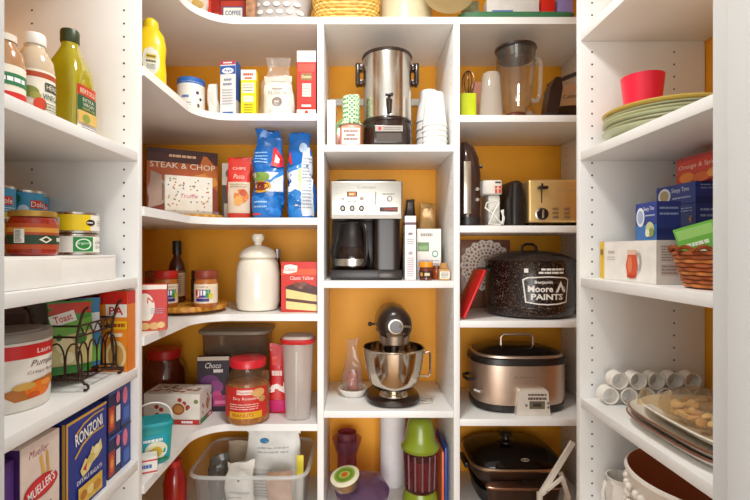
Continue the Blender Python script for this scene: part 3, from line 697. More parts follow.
a = Art().poly([(0, .36), (0, .52), (1, .52), (1, .3), (.5, .3)], '#e9eef2').poly([(0, .46), (.6, .43), (1, .56), (1, .5), (.6, .4), (0, .4)], '#2f86cc').ell(.3, .36, .34, .075, '#d9a02c').ell(.3, .36, .27, .05, '#7a2a16').ell(.32, .47, .28, .05, '#86a84a').poly([(0, 0), (1, 0), (1, .24), (.85, .27), (.7, .23), (.5, .26), (.3, .22), (.12, .26), (0, .23)], '#1d74c4').lines(.1, .5, .62, .78, 4, '#9cc4e8').rect(0, .03, .3, .05, '#d83a2a').lines(.1, .5, .1, .2, 2, '#9cc8ea').poly([(.62, .6), (.7, .8), (.78, .82), (.98, .7), (.98, .6), (.85, .58)], '#d8202c').poly([(.72, .64), (.77, .74), (.88, .68), (.86, .63)], '#f4f2ee')
snack(249, 283, 127, zs, 1.535, .085, blue, a, 'chip_bag', 'tall blue chip bag with a white band, dip picture and red mark at its edge', 6, .06, -.01, .78, amp=.012, seal=.03)
a = Art().poly([(0, .58), (.5, .64), (1, .6), (1, .02), (0, .02)], '#e6e9ee').poly([(0, .6), (.6, .66), (.62, .6), (0, .54)], '#3a86cc').poly([(0, 0), (.62, 0), (.62, .3), (.4, .34), (.2, .3), (0, .33)], '#2079c6').rect(.6, .04, .99, .86, '#d3d6dc').lines(.65, .95, .1, .74, 16, '#8b93a0').rect(.48, .32, .62, .6, '#c2d8a8').ell(.62, .86, .16, .06, '#b9d2ea').text('A', .1, .74, .3, .18, '#d8202c', 0, .06)
snack(284, 314, 131, zs, 1.525, .085, blue, a, 'chip_bag', 'blue and silver chip bag leaning against the tower panel with its nutrition panel showing', 9, -.08, .0, .8, amp=.011, seal=.03)

# --- third board: jars on a turntable
zs = zK[2]
a = Art().rect(0, 0, 1, 1, '#cf2a22').rect(.0, .9, 1, 1, '#efe6dc').ell(.3, .5, .32, .32, '#f0e6da').text('Nilla', .64, .68, .56, .13, '#d62a20', .2, .01, .12).lines(.5, .9, .36, .5, 3, '#99a').rect(0, 0, 1, .22, '#c8401c').ell(.3, .1, .16, .08, '#e2b870').ell(.6, .1, .16, .08, '#d8a860').ell(.82, .12, .12, .07, '#e8c080')
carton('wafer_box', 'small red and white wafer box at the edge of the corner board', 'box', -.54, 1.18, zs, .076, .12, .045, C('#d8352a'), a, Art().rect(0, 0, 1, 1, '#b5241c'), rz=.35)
t = thing('turntable', 'round wooden turntable carrying the sauce bottle and peanut butter', 'turntable', (PX(188, 1.56), 1.56, zs+G), 0)
MB().lathe([(0, .0), (.07, .0), (.072, .003), (.072, .008), (0, .008)], C('#5a3a1a', .5), 40).build('base', t)
MB().lathe([(0, .0085), (.122, .0085), (.131, .013), (.132, .021), (.129, .027), (.122, .0275), (.12, .0245), (0, .0245)], WOOD('#b8741f', '#d99a3a', 14), 56).build('top', t)
zt = zs + .0255
tx = PX(188, 1.56)
t = thing('sauce_bottle', 'dark brown sauce bottle with black neck on the turntable', 'bottle', (PX(177, 1.615), 1.615, zt+G), .2)
MB().lathe([(0, 0), (.026, 0), (.029, .004), (.029, .118), (.026, .135), (.014, .16), (.0125, .166), (.0125, .19), (0, .19)], C('#4a160c', .12, 0, .1, 10, 0, .5), 32).build('bottle', t)
MB().lathe([(0, .1905), (.0135, .1905), (.0145, .17), (.0155, .17), (.0155, .215), (.014, .219), (0, .219)], C('#1a1210', .35), 26).build('cap', t)
wrap_label(t, Art().rect(0, 0, 1, 1, '#c9a884', nx=24).rect(0, .9, 1, 1, '#7a4a2a', nx=24).rect(0, .86, 1, .89, '#e2c8a4', nx=24).lines(.35, .65, .1, .8, 9, '#6a4a34'), .0291, .022, .092, 4.6)
jif = Art().rect(0, 0, 1, 1, '#ecdcc2', nx=30).text('Creamy', .5, .86, .22, .14, '#8a4a2a', .1).rect(.36, .3, .47, .72, '#c8262c', nx=6).rect(.47, .3, .56, .72, '#2b3fa0', nx=6).rect(.56, .3, .64, .72, '#2f8a4a', nx=6).text('JIF', .5, .51, .22, .34, '#ffffff', 0, .03).rect(.38, .1, .62, .26, '#3a2f80', nx=8).ell(.645, .4, .035, .15, '#d8d02a').lines(.1, .28, .1, .7, 5, '#998')
def pb(name, label, x, y, lid, z=zt, r=.037, rot=0):
    t = thing(name, label, 'jar', (x, y, z+G), rot)
    MB().lathe([(0, 0), (r*.93, 0), (r, .004), (r, .08), (r*.94, .088), (r*.9, .092), (0, .092)], C('#b5692c', .2, 0, .05, 10, 0, .5), 40).build('jar', t)
    MB().lathe([(0, .0925), (r*.97, .0925), (r, .094), (r, .115), (r*.96, .118), (0, .118)], lid, 40).build('lid', t)
    wrap_label(t, jif, r+.0001, .013, .062, 4.8); return t
pb('peanut_butter_jar', 'peanut butter jar with reddish brown lid at the front of the turntable', PX(206, 1.49), 1.49, C('#8a3a24', .4))
pb('peanut_butter_jar', 'peanut butter jar with bright red lid behind the wafer box', PX(166, 1.485), 1.485, C('#c4261e', .35), rot=.6)
t = thing('jar', 'dark jar with a brown lid behind the peanut butter on the turntable', 'jar', (PX(198, 1.63), 1.63, zt+G), 0)
MB().lathe([(0, 0), (.022, 0), (.024, .003), (.024, .078), (.021, .085), (0, .085)], C('#2e1812', .2, 0, .1, 10), 36).build('jar', t)
MB().lathe([(0, .0855), (.023, .0855), (.023, .112), (0, .112)], C('#3a1c12', .35), 36).build('lid', t)
t = thing('jar', 'squat jar with an amber lid beside the sauce bottle', 'jar', (PX(155, 1.56), 1.56, zt+G), 0)
MB().lathe([(0, 0), (.032, 0), (.034, .003), (.034, .088), (.03, .095), (0, .095)], C('#a03a1c', .2, 0, .1, 10), 36).build('jar', t)
MB().lathe([(0, .0955), (.033, .0955), (.033, .112), (.031, .114), (0, .114)], C('#8a4a1e', .35), 36).build('lid', t)
# plain cream cookie jar
Yj = 1.60
t = thing('cookie_jar', 'plain cream ceramic cookie jar with a round knobbed lid', 'jar', (PX(258, Yj), Yj, zs+G), 0)
cer = C('#f4ecdc', .16, 0, .02, 6, 0, .4)
H = ZZ(236, Yj) - zs
MB().lathe([(0, 0), (.062, 0), (.07, .005), (.076, .03), (.0775, .07), (.076, .13), (.07, .165), (.062, .178), (.058, .182), (0, .182)], cer, 44).build('body', t)
MB().lathe([(0, .1825), (.064, .1825), (.067, .186), (.066, .194), (.056, .21), (.038, .222), (.022, .2275), (0, .2285)], cer, 44).build('lid', t)
MB().lathe([(0, .2288), (.013, .2288), (.012, .236), (.02, .247), (.022, .258), (.017, .268), (.008, H), (0, H+.001)], cer, 32).build('knob', t)
t = thing('bottle', 'slim bottle with a grey neck mostly hidden between the cookie jar and the cake box', 'bottle', (PX(277, 1.7), 1.7, zs+G), 0)
MB().lathe([(0, 0), (.022, 0), (.024, .003), (.024, .13), (.012, .16), (.012, .18), (0, .18)], C('#5a1c1c', .2, 0, .1, 10), 28).build('bottle', t)
MB().lathe([(0, .1805), (.013, .1805), (.013, .215), (0, .215)], C('#a8a4a4', .3, .5), 24).build('cap', t)
X, w_, h_ = slot(281, 317, 262, zs, 1.535)
a = Art().rect(0, 0, 1, 1, '#d0281c').rect(0, .74, 1, .86, '#e2562a').poly([(.06, .78), (.1, .93), (.26, .95), (.46, .92), (.44, .8), (.2, .76)], '#f3ece4').text('Classic', .26, .855, .3, .07, '#c4282a', .1).text('Classic Yellow', .58, .68, .66, .075, '#f8e6da', .1).poly([(.14, .06), (1, .02), (1, .34), (.14, .46)], '#ead08a').poly([(.14, .22), (1, .15), (1, .21), (.14, .28)], '#5a2a1c').poly([(.14, .46), (1, .34), (1, .5), (.7, .58), (.3, .55), (.12, .5)], '#4a2016').ell(.45, .54, .1, .05, '#6b3a2a').ell(.62, .56, .1, .045, '#7a4a3a').ell(.78, .51, .09, .04, '#5a2c20').ell(.55, .49, .07, .03, '#8a5a48')
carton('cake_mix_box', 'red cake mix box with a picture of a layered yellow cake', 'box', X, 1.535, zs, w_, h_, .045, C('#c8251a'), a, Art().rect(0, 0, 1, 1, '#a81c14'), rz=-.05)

# --- fourth board
zs = zK[3]
t = thing('jar', 'round tinted glass jar with a red lid at the end of the corner board', 'jar', (PX(163, 1.7), 1.71, zs+G), 0)
MB().lathe([(0, 0), (.05, 0), (.058, .006), (.06, .06), (.056, .085), (.045, .098), (.043, .108), (0, .108)], C('#6b2a18', .12, 0, .3, 20, 0, .6), 36).build('jar', t)
MB().lathe([(0, .1085), (.046, .1085), (.048, .111), (.048, .128), (.045, .131), (0, .131)], C('#c4261e', .3), 36).build('lid', t)
t.scale = (1.3, 1.3, 1.55)
t_ = Art()
rnd = random.Random(8)
t_.rect(0, 0, 1, 1, '#ece4da').fine()
for k in range(34):
    u, v = rnd.uniform(.05, .95), rnd.uniform(.1, .92); s = rnd.uniform(.03, .06)
    t_.ell(u, v, s, s*1.3, rnd.choice(['#b0402c', '#7a8a4a', '#c8a070', '#8a5a3a', '#d8c8b0', '#c05a3c']))
f_ = Art().rect(0, 0, 1, 1, '#ece4da').fine()
for k in range(12):
    u, v = rnd.uniform(.05, .95), rnd.uniform(.3, .9); f_.ell(u, v, .04, .07, rnd.choice(['#b0402c', '#7a8a4a', '#c8a070', '#d8b8a0']))
f_.fine(False).ell(.62, .5, .13, .24, '#e8dcc8').ell(.62, .5, .11, .19, '#a85a2c').ell(.62, .5, .08, .13, '#c98a4a').rect(0, 0, .55, .16, '#3f7a3a').rect(.55, 0, 1, .16, '#c03028').bars(.78, .08, .2, .1, '#fff')
carton('meal_kit_box', 'white meal box printed all over with small dishes', 'box', -.612, 1.487, zs, .188, .1, .105, C('#ece4da'), f_, f_, t_, rz=-.04)
# teal tub
t = thing('tub', 'teal plastic tub with a printed label and white wire handle', 'tub', (-.562, 1.235, zs+G), .5)
teal = C('#1ba3a3', .35, 0, .05)
MB().loft([(0, .04, .03, 4), (.004, .044, .034, 4), (.09, .05, .038, 4), (.094, .05, .038, 4)], teal, 36).build('tub', t)
MB().loft([(.0945, .052, .04, 4), (.104, .053, .041, 4), (.11, .049, .037, 4)], C('#1696a0', .35), 36).build('lid', t)
m = MB(); m.tube([(-.051, 0, .1)] + [(-.051*math.cos(PI*q/14), 0, .104+.052*math.sin(PI*q/14)**.8) for q in range(15)] + [(.051, 0, .1)], .0022, C('#efece6', .4), 8); m.build('handle', t)
m = MB(); m.loft([(.004, .0442, .0342, 4), (.09, .0502, .0382, 4)], teal, 36, False, False); nb, nv = len(m.f), len(m.v)
m.decal(Art().rect(0, 0, 1, 1, '#1f9fb4').ell(.6, .4, .4, .35, '#e9e6c8').bars(.5, .8, .7, .14, '#e9f4f4').ell(.6, .35, .22, .2, '#d8b83a').rect(0, 0, 1, .1, '#2a7a4a'), (0, 0, .01), (1, 0, 0), (0, 0, 1), .07, .07, off=.0006)
prints_only(m, nv, nb).build('label', t)
a = Art().rect(0, 0, 1, 1, '#eeeae2').rect(0, .8, 1, .9, '#c83a3a').rect(0, .1, 1, .2, '#c83a3a').bars(.5, .5, .6, .3, '#4a6ab0')
carton('sugar_box', 'small white box with thin red stripes on the edge of the corner board', 'box', -.54, 1.15, zs, .055, .042, .04, C('#eeeae2'), a, a, rz=.45)
# rice tub at the back
Yt = 1.73
t = thing('storage_tub', 'clear rice tub with a wide grey brown lid at the back of the corner board', 'tub', (PX(238, Yt), Yt, zs+G), 0)
hh = ZZ(331, Yt) - zs
MB().loft([(0, .105, .068, 4.5), (.004, .11, .073, 4.5), (hh-.012, .122, .084, 4.5), (hh-.002, .124, .086, 4.5)], CLEAR('#d8c8b4', .3, .1, '#b8a088'), 40).build('tub', t)
MB().loft([(.008, .1, .064, 4.5), (hh*.72, .112, .074, 4.5)], C('#7a5a3c', .8, 0, .25, 160), 36).build('rice', t)
MB().loft([(hh-.0015, .128, .09, 4.5), (hh+.002, .134, .095, 4.5), (hh+.012, .135, .096, 4.5), (hh+.016, .128, .09, 4.5)], C('#8a7a6a', .4), 40).build('lid', t)
a = Art().rect(0, 0, 1, 1, '#2a1426').rect(0, .93, 1, 1, '#c8b8a8').text('Choco', .5, .84, .5, .1, '#efe6e0', .3).bars(.66, .74, .3, .08, '#efe6e0').ell(.4, .55, .3, .12, '#6a2a6a').ell(.6, .45, .22, .12, '#8a3a7a').ell(.35, .4, .16, .08, '#4a2a5a').ell(.62, .3, .15, .08, '#c0407a').rect(.5, .1, .95, .3, '#b02a6a').rect(.55, .14, .9, .2, '#d86a9a').lines(.1, .45, .08, .28, 5, '#a89')
X, w_, h_ = slot(203, 233, 357, zs, 1.585)
carton('sweets_box', 'dark purple box with magenta berry pictures in front of the rice tub', 'box', PX(213, 1.6), 1.603, zs, w_+.005, ZZ(357, 1.6)-zs, .025, C('#2a1426'), a, rz=.1)
Yp = 1.535; k = Yp/FPX
t = thing('peanut_jar', 'large clear peanut jar with red lid and red label with yellow band', 'jar', (PX(248, Yp), Yp, zs+G), 0)
R_ = 21.5*k
MB().lathe([(0, 0), (R_*.9, 0), (R_, .008), (R_, .125), (R_*.95, .143), (R_*.78, .165), (R_*.74, .17), (R_*.74, .182), (0, .182)], CLEAR('#f2e4d0', .12, .05, '#d8b088'), 44).build('jar', t)
MB().lathe([(0, .003), (R_*.88, .003), (R_*.97, .01), (R_*.97, .115), (R_*.9, .125), (0, .13)], C('#c08a52', .6, 0, .45, 90, .6), 40).build('peanuts', t)
MB().lathe([(0, .1825), (R_*.8, .1825), (R_*.83, .185), (R_*.83, .205), (R_*.79, .209), (0, .209)], C('#cf2530', .3), 44).build('lid', t)
a = Art().rect(.22, 0, .78, 1, '#cc2a24', nx=24).rect(.44, .78, .6, .93, '#f0d8d0').text('Planters', .52, .855, .14, .09, '#c82a28').text('Dry Roasted', .53, .64, .26, .12, '#f6e0d4').rect(.35, .0, .7, .22, '#e0a81c', nx=10).text('PEANUTS', .5, .11, .22, .11, '#a8281c').ell(.66, .82, .07, .14, '#d8a868').ell(.7, .6, .04, .1, '#c89458').lines(.36, .66, .28, .5, 3, '#f0c8bc')
wrap_label(t, a, R_+.0002, .026, .1, 4.4)
a = Art().rect(0, 0, 1, 1, '#c81f24').poly([(0, .3), (.6, .34), (1, .28), (1, .46), (.5, .44), (0, .4)], '#efe2dc').rect(0, .02, 1, .2, '#c8246a').bars(.5, .6, .6, .1, '#f4d8d0').rect(.2, .72, .5, .85, '#e0473c')
snack(267, 286, 345, zs, 1.575, .05, C('#c41f22', .25, 0, .1), a, 'snack_bag', 'glossy red bag with a white band and pink foot beside the tall pitcher', 13, .1, 0, .82, amp=.006)
m = pouch_mb(.05, .13, .04, C('#8a6a3a', .3, .3, .2), .014, .005, 15)
solo(m, 'snack_bag', 'bronze coloured bag squeezed between the peanut jar and red bag', 'bag', (PX(267, 1.66), 1.66, zs+G), .3)
Yp = 1.555; k = Yp/FPX
t = thing('pitcher', 'tall clear plastic pitcher with a red rimmed lid', 'pitcher', (-.203, Yp, zs+G), 0)
hh = ZZ(341, Yp) - zs
MB().loft([(0, .036, .034, 3.2), (.004, .041, .039, 3.2), (hh*.55, .048, .046, 3.2), (hh-.004, .053, .05, 3)], CLEAR('#ffffff', .42, .1, '#f6f0ec'), 40).build('pitcher', t)
MB().loft([(hh-.0035, .056, .053, 3), (hh, .059, .056, 3), (hh+.01, .0595, .0565, 3), (hh+.012, .057, .054, 3)], C('#c8262a', .3), 40).build('rim', t)
MB().loft([(hh+.0125, .055, .052, 3), (hh+.021, .05, .047, 3), (hh+.024, .03, .028, 3)], C('#b8a49a', .35), 40).build('lid', t)
MB().box(-.004, .004, -.0495, -.047, .02, hh*.9, C('#b8b0a8', .4), .001).build('rib', t)

# --- lowest board: clear bin of packets
zs = zK[4]
Yb = 1.56
t = thing('storage_bin', 'large clear plastic bin with a rolled rim on the lowest corner board', 'bin', (PX(253, Yb), Yb+.06, zs+G), 0)
hz = ZZ(473, 1.5) - zs
cp = CLEAR('#fafbfb', .13, .08)
MB().loft([(0, .17, .13, 6), (.004, .176, .136, 6), (hz-.01, .192, .15, 7), (hz, .193, .151, 7), (hz, .189, .147, 7), (.008, .172, .132, 6)], cp, 48, True, True).build('bin', t)
m = MB(); pts = []
for q in range(48):
    th = 2*PI*(q+.5)/48
    pts.append((.197*spow(math.cos(th), 2/7), .155*spow(math.sin(th), 2/7), hz))
m.tube(pts, .0065, CLEAR('#f4f6f6', .45, .1), 8, True); m.build('rim', t)
bx, by = t.location.x, t.location.y; zb = zs + .0095
def inbin(px0, px1, pyt, Y, th, m, art, name, label, seed, rz=0, amp=.007, topw=1., lean=0):
    X = PX((px0+px1)/2, Y); w_ = SZ(px1-px0, Y); h_ = ZZ(pyt, Y)-zb
    mb = pouch_mb(w_, h_, th, m, .02, amp, seed, topw, lean=lean)
    if art: mb.decal(art, (0, 0, .004), (1, 0, 0), (0, 0, 1), w_*.92, h_*.95, off=.0008)
    return solo(mb, name, label, 'bag', (X, Y, zb+G), rz)
a = Art().ell(.32, .86, .09, .035, '#3f86b8').lines(.2, .8, .7, .8, 2, '#bbb').rect(.05, .1, .5, .5, '#c9c4c0').lines(.1, .46, .12, .46, 8, '#888')
inbin(246, 302, 428, 1.63, .08, C('#efece6', .4, 0, .03), a, 'flour_bag', 'white paper bag with a small blue round mark standing in the clear bin', 21)
inbin(228, 256, 440, 1.70, .05, C('#d8c4a8', .5, 0, .06), None, 'paper_bag', 'tan paper bag standing at the back of the clear bin', 22)
m = pouch_mb(.1, ZZ(462, 1.53)-zb, .05, C('#e9e4dc', .45, 0, .04), .02, .008, 23)
m.decal(Art().rect(.4, .82, .5, .86, '#4a3a30').lines(.1, .6, .1, .5, 6, '#888').rect(.1, .55, .9, .6, '#bbb'), (0, 0, .01), (1, 0, 0), (0, 0, 1), .09, .14)
solo(m, 'paper_bag', 'white bag with a tiny dark square at the front of the clear bin', 'bag', (PX(240, 1.53), 1.535, zb+G), 0)
m = pouch_mb(.07, ZZ(452, 1.62)-zb, .06, CLEAR('#c8c8c0', .4, .1, '#8a8a80'), .02, .01, 24)
solo(m, 'plastic_bag', 'crinkled grey clear bag with a green tie in the corner of the bin', 'bag', (-.49, 1.60, zb+G), .3)
m = pouch_mb(.09, ZZ(470, 1.53)-zb, .045, C('#b8927a', .4, 0, .2), .02, .006, 25)
solo(m, 'snack_bag', 'brown packet at the front of the clear bin beside the yellow tab', 'bag', (PX(281, 1.53), 1.515, zb+G), 0)
m = MB(); m.box(-.012, .012, -.002, .002, 0, .2, C('#e8d21c'), .0005); m.box(-.012, .012, -.0021, .0021, 0, .13, C('#c8c4bc'), .0004)
solo(m, 'packet', 'thin yellow topped packet upright in the bin beside the tower panel', 'packet', (PX(300, 1.555), 1.558, zb+G), 0)
t = thing('bottle', 'red plastic bottle standing on the lowest corner board beside the bin', 'bottle', (PX(175, 1.5), 1.5, zs+G), 0)
MB().lathe([(0, 0), (.034, 0), (.037, .004), (.037, .15), (.03, .18), (.018, .2), (0, .2)], C('#a81a14', .15, 0, .1, 10, 0, .5), 32).build('bottle', t)
MB().lathe([(0, .2005), (.02, .2005), (.02, .222), (0, .222)], C('#c02a20', .3), 28).build('cap', t)
# ================================================================== middle bay
brown = C('#2a1a14', .25, 0, .1, 10, 0, .3)
blackp = C('#1c1412', .35, 0, .08, 12)
# --- urn shelf
zs = zC[0]; Yu = 1.60; k = Yu/FPX
t = thing('coffee_urn', 'tall polished steel coffee urn with dark handles and tap', 'urn', (PX(387, Yu), Yu, zs+G), 0)
H = ZZ(57, Yu) - zs; R_ = 24*k
bz = .092
MB().lathe([(0, .004), (R_*.9, .004), (R_*.98, 0), (R_*1.02, .012), (R_*1.02, .07), (R_*.99, bz), (0, bz)], brown, 48).build('base', t)
MB().lathe([(0, bz+.0005), (R_*.99, bz+.0005), (R_, bz+.004), (R_, H-.012), (0, H-.012)], steel('#d8d4cc', .2), 56).build('body', t)
MB().lathe([(0, H-.0115), (R_*1.03, H-.0115), (R_*1.05, H-.008), (R_*1.03, H-.002), (R_*.8, H+.004), (R_*.3, H+.012), (0, H+.013)], brown, 48).build('lid', t)
MB().lathe([(R_*1.0005, bz-.002), (R_*1.03, bz+.002), (R_*1.03, bz+.008), (R_*1.0005, bz+.012)], brown, 48).build('band', t)
for s_ in (-1, 1):
    m = MB(); m.at(s_*(R_+.001), 0, H-.065)
    m.box(min(0, s_*.012), max(0, s_*.012), -.018, .018, .012, .036, brown, .003); m.box(min(0, s_*.012), max(0, s_*.012), -.018, .018, -.038, -.02, brown, .003)
    m.box(min(s_*.010, s_*.026), max(s_*.010, s_*.026), -.02, .02, -.04, .038, brown, .007, 3); m.build('handle', t)
m = MB(); m.at(0, -R_, 0); m.tube([(0, .002, bz+.05), (0, -.02, bz+.05), (0, -.03, bz+.046)], .009, brown, 12); m.tube([(0, -.027, bz+.056), (0, -.027, bz+.012)], [.011, .008], brown, 12); m.build('tap', t)
m = MB(); m.at(0, -R_, 0); m.tube([(0, -.027, bz+.056), (0, -.027, bz+.068)], .005, brown, 8); m.box(-.013, .013, -.04, -.016, bz+.068, bz+.075, brown, .003); m.build('tap_lever', t)
m = MB(); m.box(-.055, .055, -R_-.016, -R_*.75, .004, .07, brown, .006, 3)
m.decal(Art().rect(.06, .66, .94, .98, '#a8a29a').ell(.2, .82, .05, .11, '#e02818').lines(.35, .9, .72, .92, 2, '#6a625a').rect(.1, .08, .9, .56, '#4a4038'), (0, -R_-.016, .006), (1, 0, 0), (0, 0, 1), .104, .06, cast=False); m.build('control_panel', t)
m = MB(); m.tube([(R_*.9, -.02, .012), (R_+.014, -.05, .006), (R_+.022, -.02, .0045), (R_+.018, .02, .0045), (R_*.8, .06, .006)], .0035, blackp, 8); m.build('cord', t)
X, w_, h_ = slot(324, 334, 100, zs, 1.53)
carton('filter_box', 'narrow plain white box against the side panel beside the urn', 'box', X+.0075, 1.53, zs, w_-.006, h_, .12, C('#efeae2'), None)
t = thing('mix_jar', 'gift jar of pink mix with a green patterned cloth top and printed tag', 'jar', (PX(351, 1.555), 1.555, zs+G), 0)
h_ = ZZ(96, 1.555) - zs
MB().loft([(0, .036, .036, 3.2), (.004, .038, .038, 3.4), (.07, .038, .038, 3.4), (.088, .03, .03, 2), (.095, .028, .028, 2)], C('#d8907c', .2, 0, .15, 60, 0, .5), 40).build('jar', t)
m = MB(); m.loft([(.078, .045, .045, 2.2), (.092, .032, .032, 2), (.1, .029, .029, 2), (h_-.012, .03, .03, 2), (h_-.003, .026, .026, 2), (h_, .01, .01, 2)], WEAVE('#4d9a4a', '#e9ecd8', 130), 40); m.crumple(.003, 50); m.build('cloth_top', t)
m = MB(); m.box(-.03, .03, -.0395, -.0385, .008, .062, C('#ead8ca'), .0004); m.decal(Art().bars(.5, .8, .8, .13, '#7a4a4a').bars(.5, .55, .5, .13, '#7a4a4a').bars(.5, .3, .8, .13, '#7a4a4a'), (0, -.0395, .008), (1, 0, 0), (0, 0, 1), .06, .054, cast=False); m.build('tag', t)
m = MB(); m.tube([(-.03, -.015, .098), (-.045, -.03, .075), (-.05, -.025, .05)], .003, C('#5aa05a'), 6); m.build('ribbon', t)
t = thing('jar', 'pink filled jar half hidden behind the cloth-topped gift jar', 'jar', (PX(338, 1.64), 1.64, zs+G), 0)
MB().loft([(0, .024, .024, 3), (.004, .028, .028, 3), (.085, .028, .028, 3), (.095, .022, .022, 2)], C('#d69a8c', .2, 0, .1, 40, 0, .4), 32).build('jar', t)
MB().cyl(.024, .0955, .108, C('#c8b8a8', .4), 28).build('lid', t)
# paper cups
def cup_stack(px, Y, pyt, n, zs, name, labels, c, rim_c):
    """inverted paper cups nested into one another, each a cup of its own"""
    kk = Y/FPX; H = ZZ(pyt, Y) - zs; ch = .116; step = (H-ch)/(n-1); first = None
    for i in range(n):
        o0 = zs + G + i*step
        m = MB(); ro, ri = 12.3*kk, 8.6*kk
        m.lathe([(ro-.0007, 0), (ro+.0012, .0003), (ro+.0014, .002), (ro+.0012, .0036), (ro-.0004, .004), (ri, ch-.0006), (ri-.0006, ch), (0, ch), (0, ch-.0008), (ri-.0007, ch-.0012), (ro-.0007, 0)], c, 32)
        if first is None:
            first = solo(m, 'paper_cup', labels(i), 'cup', (PX(px, Y), Y, o0), 0, name)
        else: dup(first, (PX(px, Y), Y, o0), label=labels(i))
ords = ['lowest', 'second from the bottom', 'middle one', 'second from the top', 'topmost']
cup_stack(434.5, 1.54, 94, 5, zs, 'white paper cups in the front stack', lambda i: 'white paper cup, %s of the upside-down stack in front beside the urn' % ords[i], C('#f3f0ea', .55, 0, .02), None)
cp = C('#e6e8ea', .55, 0, .02)
cup_stack(428.5, 1.665, 92, 5, zs, 'paper cups in the rear stack', lambda i: 'pale paper cup, %s of the upside-down stack behind the front cups' % ords[i], cp, None)

# --- coffee maker shelf
zs = zC[1]; Yf = 1.535; k = Yf/FPX
Xm = PX(366.5, Yf); W = 72*k
t = thing('coffee_maker', 'steel and black coffee maker with glass carafe and hot water tank', 'coffee maker', (Xm, Yf, zs+G), 0)
Ht = ZZ(181, Yf) - zs; zh = ZZ(219, Yf) - zs; zb_ = ZZ(270, Yf) - zs
st = steel('#bcb8b0', .36)
m = MB(); m.box(-W/2, W/2, 0, .19, 0, zb_, blackp, .004); m.build('base', t)
m = MB(); m.box(-W/2, W/2, .11, .19, zb_+.0005, zh-.0005, blackp, .003); m.build('rear_column', t)
m = MB(); m.box(-W/2, W/2, -.004, .19, zh, Ht, st, .006, 3)
a = Art().text('Cuisinart', .5, .83, .26, .07, '#8a847a').rect(.23, .58, .37, .71, '#4a1c10').rect(.25, .6, .35, .69, '#e0702a').bars(.3, .645, .08, .06, '#f4d8a0')
for (u, v, q) in ((.17, .27, .03), (.3, .27, .03), (.43, .27, .03)): a.ell(u, v, q*1.25, .085, '#2a1c16').ell(u, v, q*.6, .042, '#b8b0a4')
a.ell(.17, .52, .02, .03, '#a8a098').ell(.26, .45, .025, .03, '#b8b0a6').ell(.34, .45, .025, .03, '#b8b0a6').rect(.41, .48, .46, .57, '#9a9288')
a.rect(.62, .36, .635, .7, '#8a8278').lines(.72, .9, .62, .67, 1, '#6a6258').ell(.82, .52, .035, .075, '#6a6258').ell(.82, .52, .022, .05, '#e2dcd0').rect(.68, .18, .93, .3, '#3a1a12').rect(.74, .22, .93, .27, '#8a2a18').rect(.02, .0, .98, .1, '#b8b2a8')
m.decal(a, (0, -.004, zh), (1, 0, 0), (0, 0, 1), W, Ht-zh, cast=False); m.build('control_head', t)
m = MB(); m.box(-W/2+.02, W/2-.02, .02, .18, Ht+.0003, Ht+.008, blackp, .003); m.build('lid', t)
# hot water tank column
m = MB(); m.at(W*.285, .068, 0); m.loft([(zb_+.0005, .047, .06, 5), (zh-.001, .047, .06, 5)], C('#241610', .3, 0, .1, 8), 32); m.build('water_tank', t)
m = MB(); m.box(W*.285-.03, W*.285+.03, -.0045, -.0005, .006, zb_-.008, C('#3a2a24', .3), .001); m.build('tap_tray', t)
# carafe
cx = -W*.2; 
car = MB(); car.at(cx, .062, zb_+.001)
hc = zh - zb_ - .004
car.lathe([(0, 0), (.052, 0), (.06, .008), (.063, .035), (.056, .075), (.045, .105), (.044, .118)], CLEAR('#b8a498', .12, .04, '#6a4a3a'), 40); car.build('carafe', t)
m = MB(); m.at(cx, .062, zb_+.001); m.lathe([(.0565, .078), (.0585, .078), (.047, .108), (.048, .124), (.04, hc-.006), (0, hc-.006)], blackp, 36); m.build('carafe_lid', t)
m = MB(); m.at(cx, .062, zb_+.001); m.lathe([(.0605, .012), (.062, .012), (.0645, .034), (.0632, .036)], steel('#c8c0b4', .3), 40); m.build('carafe_band', t)
m = MB(); m.at(cx, .062, zb_+.001); s2 = Vector((.55, -.84, 0))
P = [(.046, hc-.012), (.075, hc-.02), (.094, hc*.62), (.094, hc*.3), (.08, .02), (.066, .012)]
m.tube([(s2.x*r_, s2.y*r_, z) for r_, z in [(.044, hc-.01), (.062, hc-.012), (.078, hc-.025), (.086, hc-.055), (.086, .06), (.08, .03), (.066, .016)]], .0095, blackp, 10, flat=.7); m.build('carafe_handle', t)
m = MB(); m.at(cx, .062, zb_+.001); m.tube([(-.066, -.028, .02), (-.073, -.03, .06), (-.066, -.03, .09), (-.045, -.03, hc-.012), (0, -.035, hc-.008), (.03, -.035, hc-.01)], .0045, blackp, 8); m.build('carafe_guard', t)
X, w_, h_ = slot(405, 416, 216, zs, 1.53)
a = Art().rect(0, 0, 1, 1, '#e6dede').rect(0, .86, 1, .9, '#6a4a5a').bars(.5, .72, .4, .05, '#7a6a7a').lines(.2, .8, .55, .65, 3, '#99a').ell(.5, .42, .2, .025, '#a8a0b0').lines(.2, .8, .05, .36, 9, '#a9a')
carton('foil_box', 'tall narrow pale box beside the coffee maker', 'box', X, 1.53, zs, w_, h_, .06, C('#e2dad8'), a, a)
X, w_, h_ = slot(417, 441, 229, zs, 1.60)
a = Art().rect(0, 0, 1, 1, '#eae6e0').bars(.4, .88, .5, .08, '#9a948c').rect(.02, .55, .5, .73, '#6a8a5a').rect(.05, .58, .45, .66, '#8aa878').ell(.75, .5, .13, .07, '#6a9a8a').ell(.75, .5, .09, .045, '#d8e6de').lines(.1, .9, .08, .4, 5, '#bab')
carton('filter_box', 'white box with a small green picture behind the spice jars', 'box', X, 1.60, zs, w_, h_, .07, C('#eae6e0'), a, a)
